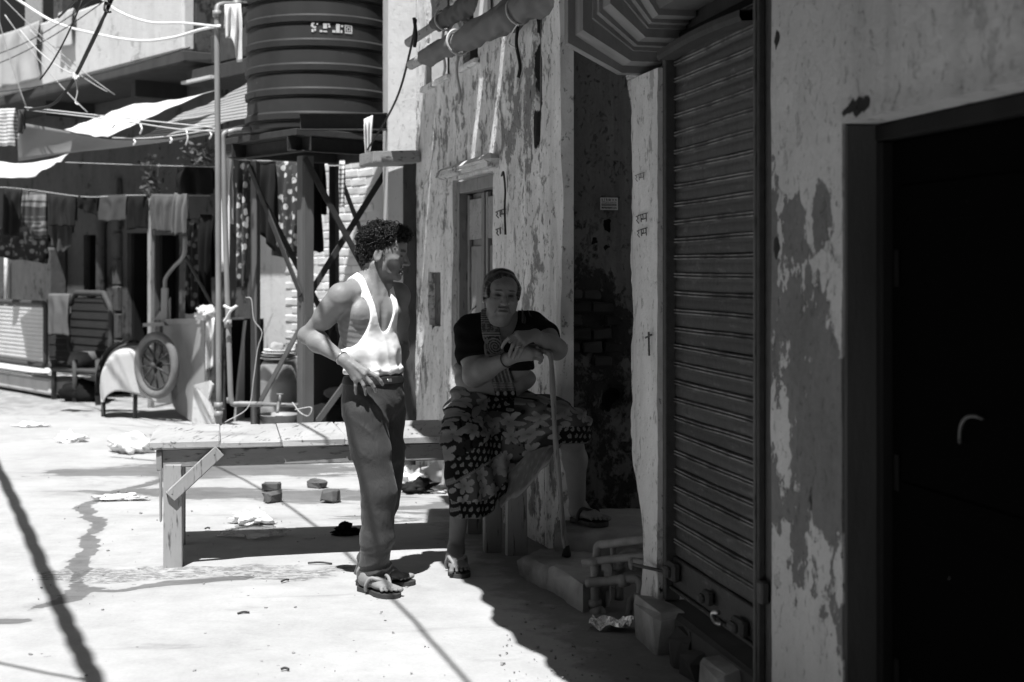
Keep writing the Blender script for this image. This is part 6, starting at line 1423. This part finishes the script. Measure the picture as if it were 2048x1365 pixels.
# ================================================================== stone steps and standpipes
def rock(name, label, poly, z0, z1, mat, seed, amp=.012, cat="step"):
    """irregular slab: outline resampled, roughened, with worn rounded top edge"""
    pts = np.array(poly, float)[:, :2]; n = len(pts); ring_ = []
    for i in range(n):
        for t in np.linspace(0, 1, 9, endpoint=False): ring_.append(pts[i]*(1-t)+pts[(i+1) % n]*t)
    ring_ = np.array(ring_); c = ring_.mean(0); m = len(ring_); V = []; lv = [(0, z0), (.0, z0+.3*(z1-z0)), (.0, z0+.75*(z1-z0)), (.012, z1-.012), (.035, z1), (.12, z1), (.3, z1)]
    for k, (ins, z) in enumerate(lv):
        for i, p in enumerate(ring_):
            d = c-p; L = np.linalg.norm(d); q = p + d/L*min(ins, L*.9); w_ = amp*fbm(q[0]*14, q[1]*14, z*16, seed, 3)
            V.append((q[0]-d[0]/L*w_*(k < 5), q[1]-d[1]/L*w_*(k < 5), z + (.22*w_ if k > 2 else 0)))
    V.append((c[0], c[1], z1)); F = [(k*m+i, k*m+(i+1) % m, (k+1)*m+(i+1) % m, (k+1)*m+i) for k in range(len(lv)-1) for i in range(m)] + [((len(lv)-1)*m+i, (len(lv)-1)*m+(i+1) % m, len(V)-1) for i in range(m)]
    A = sum(pts[i][0]*pts[(i+1) % n][1]-pts[(i+1) % n][0]*pts[i][1] for i in range(n))
    if A < 0: F = [f[::-1] for f in F]
    return tag(obj(name, V, F, mat, None, True, autos=40), label, cat)
g2 = lambda px, py, z=0: G(px, py, z)[:2]
rock("stone_step", "low worn stone step left of the pipes, the cane's tip resting on it", [g2(1036, 1152), g2(1085, 1178), (.185, 6.42), (.40, 6.55), (.44, 6.92), (.12, 6.90)], -.02, .100, M_stone, 3, .03)
rock("stone_step", "broken low stone block between the cane's step and the pipes", [g2(1088, 1176), g2(1166, 1226), (.42, 6.10), (.46, 6.56), (.20, 6.44)], -.02, .112, M_stone, 5, .036)
rock("stone_step", "raised stone doorstep in the recess under the woman's sandal", [(.205, 6.80), (.44, 6.76), (.72, 6.82), (.75, 7.44), (.22, 7.44)], -.02, .200, M_stone, 7, .014)
pw = thing("standpipes", "tangle of old water pipes and elbows rising beside the shutter", "pipes", G(1230, 1240))
M_op = simple("old_pipe_iron", .22, .7, .45, 20, 7, bump=.5, bsc=120, metal=.2)
def pipe(pts, r=.019, nm="pipe"): return obj(nm, *tube(curve(pts, 5) if len(pts) > 2 else np.array(pts), r, 10), M_op, pw, True)
def pp_(px, py, Y): return P(px, py, Y)
pipe([pp_(1190, 1225, 6.0), pp_(1190, 1150, 6.0), pp_(1188, 1120, 6.0)]); pipe([pp_(1166, 1126, 6.02), pp_(1230, 1118, 5.95), pp_(1296, 1112, 5.82)], .017)
pipe([pp_(1195, 1160, 6.05), pp_(1194, 1110, 6.05), pp_(1197, 1092, 6.05), pp_(1215, 1088, 6.02), pp_(1296, 1078, 5.85)], .019)
pipe([pp_(1172, 1166, 5.98), pp_(1220, 1162, 5.95), pp_(1262, 1158, 5.9), pp_(1278, 1162, 5.88), pp_(1282, 1185, 5.86), pp_(1278, 1250, 5.84)], .020)
pipe([pp_(1228, 1118, 6.15), pp_(1228, 1090, 6.15), pp_(1245, 1082, 6.1), pp_(1298, 1080, 5.95)], .016); pipe([pp_(1238, 1200, 6.05), pp_(1240, 1140, 6.05), pp_(1250, 1108, 6.02), pp_(1296, 1106, 5.9)], .020)
pipe([pp_(1206, 1215, 6.05), pp_(1205, 1165, 6.05)], .015); pipe([pp_(1258, 1235, 5.95), pp_(1262, 1200, 5.95), pp_(1275, 1190, 5.95)], .016)
pipe([pp_(1262, 1124, 5.86), pp_(1300, 1126, 5.8)], .018)
for (a, b, c, y) in ((1190, 1200, 1216, 6.0), (1190, 1156, 1172, 6.0), (1195, 1142, 1154, 6.05), (1281, 1186, 1200, 5.86), (1205, 1166, 1180, 6.05), (1188, 1118, 1130, 6.0), (1240, 1128, 1142, 6.05)):
    pipe([pp_(a, b, y), pp_(a, c, y)], .029, "coupling")
pipe([pp_(1240, 1163, 5.93), pp_(1256, 1159, 5.91)], .028, "coupling"); pipe([pp_(1262, 1128, 5.86), pp_(1270, 1128, 5.85)], .026, "pipe_end"); pipe([pp_(1186, 1228, 5.99), pp_(1204, 1226, 5.96)], .028, "elbow")

# ================================================================== rolled awnings over the house wall
M_awn = fab("awning_canvas", .17, .9, .2, 6, .0)
def roll(label, a, b, r, mat, seed, pole=.9, stick=.35, ties=(.3, .62)):
    a, b = np.asarray(a, float), np.asarray(b, float); d = nrm(b-a); L = np.linalg.norm(b-a); t = thing("rolled_awning", label, "awning", (a+b)/2)
    x = nrm(np.cross(d, (0, 0, 1))); y = np.cross(d, x); n1, n2 = 110, 36; V = []
    for i in range(n1):
        s = i/(n1-1); p = a + (b-a)*s - V3(0, 0, .02*math.sin(math.pi*s))
        for k in range(n2):
            th = 2*math.pi*k/n2; tw = th + s*5
            pin = 1 - .22*sum(math.exp(-((s-t_)/.018)**2) for t_ in ties)
            rad = r*pin*(1 + .16*float(vn(s*14, math.cos(tw)*2, math.sin(tw)*2, seed)) + .10*abs(float(vn(s*30, math.cos(tw)*4, math.sin(tw)*4, seed+4))) + .05*math.sin(tw*2+s*85) + .07*math.sin(tw*3+s*30))*(1.15-.55*(1-s))*(sstep(-.001, .03, s)*.35+.65)
            V.append(p + rad*(math.cos(th)*x+math.sin(th)*y))
    F = [(i*n2+k, i*n2+(k+1) % n2, (i+1)*n2+(k+1) % n2, (i+1)*n2+k) for i in range(n1-1) for k in range(n2)] + [tuple(range(n2))[::-1], tuple((n1-1)*n2+k for k in range(n2))]
    obj("canvas_roll", V, F, mat, t, True)
    obj("bamboo_pole", *tube([a - d*stick, a + d*.2], .030, 10), wood("bamboo_pole_wood", .30, 'x'), t, True)
    for t_ in ties:
        c = a+(b-a)*t_ - V3(0, 0, .02*math.sin(math.pi*t_)); rr = r*.86
        obj("tie", *tube([c + rr*(math.cos(q)*x+math.sin(q)*y) for q in np.linspace(0, 2*math.pi, 20, endpoint=False)], .007, 6, closed=True), M_rope, t, True)
        obj("tie_end", *tube(curve([c - V3(0, .0, rr), c - V3(.01, .0, rr+.1), c - V3(-.01, .01, rr+.22), c - V3(.0, 0, rr+.28)], 4), .010, 6), M_rope if t_ == ties[0] else M_cable, t, True)
    return t
roll("rolled grey canvas awning, the lower one, sloping across the house wall", P(845, 118, 8.5), P(1180, -62, 6.95), .086, M_awn, 3, stick=.16, ties=(.25, .62))
roll("rolled dark canvas awning behind, higher up the house wall", P(868, 52, 9.05), P(1040, -62, 8.3), .075, fab("dark_awning_canvas", .12, .9, .2, 6, 0), 6, stick=.32, ties=(.12, .8))
rope("stay_rope", "dark rope running from the rolled awning's pole down to the stand", [P(832, 40, 8.9), P(822, 95, 9.2), P(800, 180, 9.6), P(772, 240, 10.1), P(735, 300, 10.4)], .008, M_cable)
rope("stay_rope", "dark rope end knotted on the awning's pole", [P(828, 36, 8.85), P(832, 70, 8.85), P(829, 95, 8.85)], .012, M_cable)
rope("loose_wire", "pale wire end curling from the plaster left of the door", [P(866, 300, 9.7), P(862, 330, 9.7), P(855, 358, 9.7), P(844, 374, 9.7)], .005, M_hose)
rope("loose_wire", "black wire dangling from a nail beside the wooden door", [H.W(hh(1010, 352)[0], .02, hh(1010, 352)[1]), H.W(hh(1024, 346)[0], .05, hh(1024, 346)[1]), H.W(hh(1024, 380)[0], .04, hh(1024, 380)[1]), H.W(hh(1023, 420)[0], .04, hh(1023, 420)[1]), H.W(hh(1023, 470)[0], .035, hh(1023, 470)[1])], .006, M_cable)
rope("loose_wire", "fine wire curl at the top of the cracked plaster", [H.W(hh(1062, 72)[0], .08, hh(1062, 72)[1]), H.W(hh(1072, 50)[0], .10, hh(1072, 50)[1]), H.W(hh(1060, 85)[0], .12, hh(1060, 85)[1]), H.W(hh(1070, 100)[0], .10, hh(1070, 100)[1])], .004, M_hose)

# ================================================================== writing
M_ink = simple("dark_marker", .035, .8, .3, 40)
def strokes(fr, px0, py0, sc_, polys, w_, mat, parent, nm="lettering", d=.009):
    gs = []
    for pl_ in polys:
        pts = []
        for (x, y) in pl_:
            u, z, _ = fr.hit(px0 + x*sc_, py0 + y*sc_, d); pts.append(fr.W(u, d, z))
        gs.append(tube(np.array(pts), w_, 5))
    return obj(nm, *join(*gs), mat, parent, True)
ra = [[(0, 0), (7, -3)], [(2, 0), (4, 4), (1, 8), (6, 14)]]                     # ra
aa = [[(7, -3), (12, -5)], [(10, -4), (11, 11)]]                               # long a
ma_ = [[(12, -5), (24, -8)], [(14, -5), (15, 3), (12, 4), (13, 6), (21, 3)], [(21, -7), (22, 10)]]   # ma
ram = ra + aa + ma_
strokes(S, 1272, 434, .95, ram, .0019, M_ink, shop); strokes(S, 1274, 463, .85, ram, .0019, M_ink, shop)
strokes(S, 1270, 352, .8, ram, .0014, simple("faded_marker", .12, .9, .3, 40), shop)
strokes(H, 992, 425, .8, ram, .004, simple("faded_wall_marker", .12, .9, .3, 40), house, d=.02); strokes(H, 992, 460, .8, ra+aa, .004, bpy.data.materials["faded_wall_marker"], house, d=.02)
obj("hook", *join(tube([S.W(*(lambda t: (t[0], .012, t[1]))(sh(1303, 664))), S.W(*(lambda t: (t[0], .012, t[1]))(sh(1304, 712)))], .004, 5), tube([S.W(*(lambda t: (t[0], .012, t[1]))(sh(1297, 676))), S.W(*(lambda t: (t[0], .012, t[1]))(sh(1309, 670)))], .004, 5)), M_rust, shop)
def text_mesh(txt, size, bold=0.0):
    c = bpy.data.curves.new("txt", 'FONT'); c.body = txt; c.size = size; c.offset = bold; c.align_x = 'CENTER'; o = bpy.data.objects.new("txt", c); COL.objects.link(o)
    dg = bpy.context.evaluated_depsgraph_get(); me = o.evaluated_get(dg).to_mesh(); V = np.array([v.co[:] for v in me.vertices]); F = [tuple(p.vertices) for p in me.polygons]
    o.evaluated_get(dg).to_mesh_clear(); bpy.data.objects.remove(o); bpy.data.curves.remove(c); return V, F
st_u0, st_z1 = rh(1198, 396); st_u1, st_z0 = rh(1233, 421); um_, zm_ = (st_u0+st_u1)/2, (st_z0+st_z1)/2; sw, sht = abs(st_u1-st_u0), abs(st_z1-st_z0)
stk = thing("notice_sticker", "small printed white sticker on the dark recess wall", "sticker", RW.W(um_, .026, st_z0))
obj("paper", *sbox(um_-sw/2, um_+sw/2, .0245, .0265, zm_-sht/2, zm_+sht/2, RW, .0003), simple("sticker_paper", .42, .7, .1, 20), stk)
sgn = 1 if RW.a[0] > 0 else -1
def put_text(txt, size, z, bold=0.0, w_=None):
    V, F = text_mesh(txt, size, bold); wd = V[:, 0].max()-V[:, 0].min(); k = (w_/wd) if w_ else 1
    P3 = [RW.W(um_ + v[0]*k*sgn, .0272, z + v[1]) for v in V]; obj("print", P3, F, M_black, stk)
put_text("t i k o n a", .019, zm_+sht*.25, .0003, sw*.86); put_text("Wireless Internet", .009, zm_+sht*.10, .0002, sw*.84)
for k in range(2): obj("print_line", *sbox(um_-sw*.43, um_+sw*.43, .0266, .0272, zm_-sht*(.02+.10*k)-.002, zm_-sht*(.02+.10*k)+.002, RW, .0001), M_black, stk)
put_text("9990989335", .017, zm_-sht*.42, .0004, sw*.86)
obj("print_ring", *tube([RW.W(um_+.010*sgn*0 + .0045*math.cos(t), .0272, zm_+sht*.33+.0055*math.sin(t)) for t in np.linspace(0, 6.283, 16, endpoint=False)], .0008, 4, closed=True), M_black, stk)

# ================================================================== litter on the ground
F_poly = simple("white_polythene", .75, .35, .08, 12, spec=.5)
def crumple(name, label, cat, c, r, mat, seed, n=40, amp=.9):
    U, W_ = np.meshgrid(np.linspace(0, 2*math.pi, n, endpoint=False), np.linspace(0, math.pi, n//2+1), indexing='ij')
    d = np.stack([np.cos(U)*np.sin(W_), np.sin(U)*np.sin(W_), np.cos(W_)], -1)
    k = 1 + amp*(np.abs(vn(d[..., 0]*2.2+seed, d[..., 1]*2.2, d[..., 2]*2.2, seed))-.3) + .35*amp*(np.abs(vn(d[..., 0]*6, d[..., 1]*6+seed, d[..., 2]*6, seed+1))-.4)
    p = d*k[..., None]*np.asarray(r); p[..., 2] = np.maximum(p[..., 2], -r[2]*.55); p[..., 2] += r[2]*.55; p = p + np.asarray(c); nv = n//2+1
    F = np.array([(i*nv+j, i*nv+j+1, ((i+1) % n)*nv+j+1, ((i+1) % n)*nv+j) for i in range(n) for j in range(nv-1)])
    return tag(obj(name, p.reshape(-1, 3), F, mat, None, False), label, cat, "litter on the lane")
crumple("plastic_bag", "large crumpled white bag left of the bench end", "bag", G(268, 905), (.17, .12, .09), F_poly, 3)
crumple("plastic_bag", "small white bag further up the lane, left of the big one", "bag", G(140, 884), (.11, .08, .05), F_poly, 5)
crumple("plastic_bag", "white bag lying under the bench", "bag", G(505, 1046), (.10, .07, .045), F_poly, 7)
crumple("paper_scrap", "crumpled paper in the trickle left of the bench leg", "paper", G(240, 1000), (.14, .06, .025), F_poly, 9)
crumple("paper_scrap", "flat white scrap near the left edge of the lane", "paper", G(62, 855), (.12, .05, .03), F_poly, 10)
crumple("plastic_bag", "white bag in the rubbish heap at the house wall's foot", "bag", G(825, 968), (.10, .08, .07), F_poly, 14)
crumple("dark_rag", "dark rag in the rubbish heap behind the man", "rag", G(838, 985), (.10, .08, .05), F_dark, 15)
crumple("paper_scrap", "torn paper strewn below the house wall", "paper", G(868, 985), (.12, .06, .02), F_poly, 16)
crumple("rubble_lump", "pale rubble lump at the foot of the house wall", "rubble", G(885, 962), (.14, .12, .08), M_bglight, 17, 30, .4)
crumple("dark_rag", "dark rag in the bench's shadow behind the man", "rag", G(690, 1070), (.06, .05, .035), F_black, 18)
# clear plastic bag under the bench
n = NM("clear_polythene"); n.fin(.8, .12, n.noise(25, 4), .4, .01, 0, .5)
gl = n.t.nodes.new("ShaderNodeBsdfTransparent"); gl.inputs[0].default_value = (.93, .93, .93, 1); ms = n.t.nodes.new("ShaderNodeMixShader"); ms.inputs[0].default_value = .72
n.t.links.new(n.b.outputs[0], ms.inputs[1]); n.t.links.new(gl.outputs[0], ms.inputs[2]); n.t.links.new(ms.outputs[0], n.out.inputs[0])
crumple("clear_bag", "clear plastic bag lying flat at the edge of the bench's shadow", "bag", G(508, 1072), (.16, .08, .035), n.m, 21, 40, .7)
# broken bricks
for k, (px, py, s_, lab) in enumerate(((543, 982, (.115, .075, .055), "broken brick under the bench, behind its twin"), (545, 1004, (.11, .07, .065), "broken brick under the bench, nearer of two in line"), (634, 976, (.115, .07, .05), "dark cleft brick under the bench"), (661, 1004, (.10, .08, .075), "rough square brick lump near the man's legs"))):
    c = G(px, py); v, f = box(c + V3(0, 0, s_[2]/2), s_, basis(V3(math.cos(k*1.3), math.sin(k*.8)*.4, 0)), .012, .010, random.Random(k+40)); tag(obj("broken_brick", v, f, simple("litter_brick", .10, .95, .4, 15, bump=.6, bsc=50) if k == 0 else bpy.data.materials["litter_brick"], None), lab, "brick", "bricks under the bench")
# foil packet by the pipes
rr = np.random.RandomState(3)
def fnf(U, Vv):
    X = (U-.5)*.17; Y = (Vv-.5)*.10; return X + .01*vn(U*4, Vv*3, 0, 3), Y, .022 + .020*vn(U*5, Vv*4, 0, 4) + .014*vn(U*11, Vv*9, 0, 6) + .035*np.abs(U-.35)
v, f = grid(fnf, 16, 10, .001); ca, sa = math.cos(-.3), math.sin(-.3)
v = np.stack([v[:, 0]*ca-v[:, 1]*sa, v[:, 0]*sa+v[:, 1]*ca, np.maximum(v[:, 2], .004)], -1) + G(1226, 1262)
tag(obj("foil_packet", v, f, simple("crumpled_foil", .75, .22, .1, 10, metal=.9)), "torn shiny foil packet lying below the pipes", "packet", "litter on the lane")
# twigs and chips
for k, (px, py, l_, a_) in enumerate(((487, 1230, .05, .4), (640, 1130, .12, -.1), (570, 1343, .03, 0), (570, 1165, .05, 1.0), (415, 1060, .03, .5))):
    c = G(px, py); d = V3(math.cos(a_), math.sin(a_), 0)
    tag(obj("twig", *tube(curve([c-d*l_/2+V3(0, 0, .008), c+V3(0, .004, .012), c+d*l_/2+V3(0, 0, .007)], 3), .005, 5), M_rust, None, True), ("thick dark twig on the sunlit concrete", "thin twig at the bench shadow's edge by the man's feet", "tiny chip near the lower edge", "small twig beside the thin wet patch", "dark crumb left of the bench shadow")[k], "twig", "litter on the lane")
rg2 = np.random.RandomState(8); gs = []
for k in range(420):
    if k < 200: px, py = rg2.uniform(1000, 1290), rg2.uniform(1150, 1365)
    else: px, py = rg2.uniform(60, 900), rg2.uniform(900, 1360)
    c = G(px, py); s_ = .0025+.008*rg2.rand()**3; gs.append(box(c + V3(0, 0, s_*.4), (s_*rg2.uniform(.8, 1.8), s_, s_*.8), basis(V3(rg2.randn(), rg2.randn(), .2)), 0, s_*.15))
o = obj("grit", *join(*gs), simple("grit_stone", .25, .9, .5, 80)); o["kind"] = "stuff"
# overhead cables out of frame whose shadows cross the lane
off = SUN/SUN.z
def over(label, pts, h_, r, nst=1):
    P3 = [G(a, b) + np.array(off)*h_ for a, b in pts]
    gs = []
    cp = curve(P3, 10)
    for k in range(nst):
        ph = k*2*math.pi/nst; t = np.linspace(0, 34, len(cp)); gs.append(tube(cp + np.stack([r*.9*np.cos(t+ph), 0*t, r*.9*np.sin(t+ph)], -1)*(nst > 1), r, 6))
    tag(obj("overhead_cable", *join(*gs), M_cable, None, True), label, "cable")
over("thick twisted overhead cable throwing the dark line on the ground at left", [(-60, 830), (0, 945), (45, 1040), (92, 1150), (140, 1260), (190, 1365), (240, 1480)], 3.6, .022, 3)
over("thin overhead wire throwing the faint line near the man's feet", [(300, 870), (560, 1000), (780, 1195), (860, 1280), (945, 1375), (1000, 1450)], 3.4, .010)
over("thin overhead wire throwing the faint line in the lower left corner", [(-60, 1310), (0, 1328), (80, 1345), (170, 1362), (260, 1385)], 3.4, .010)
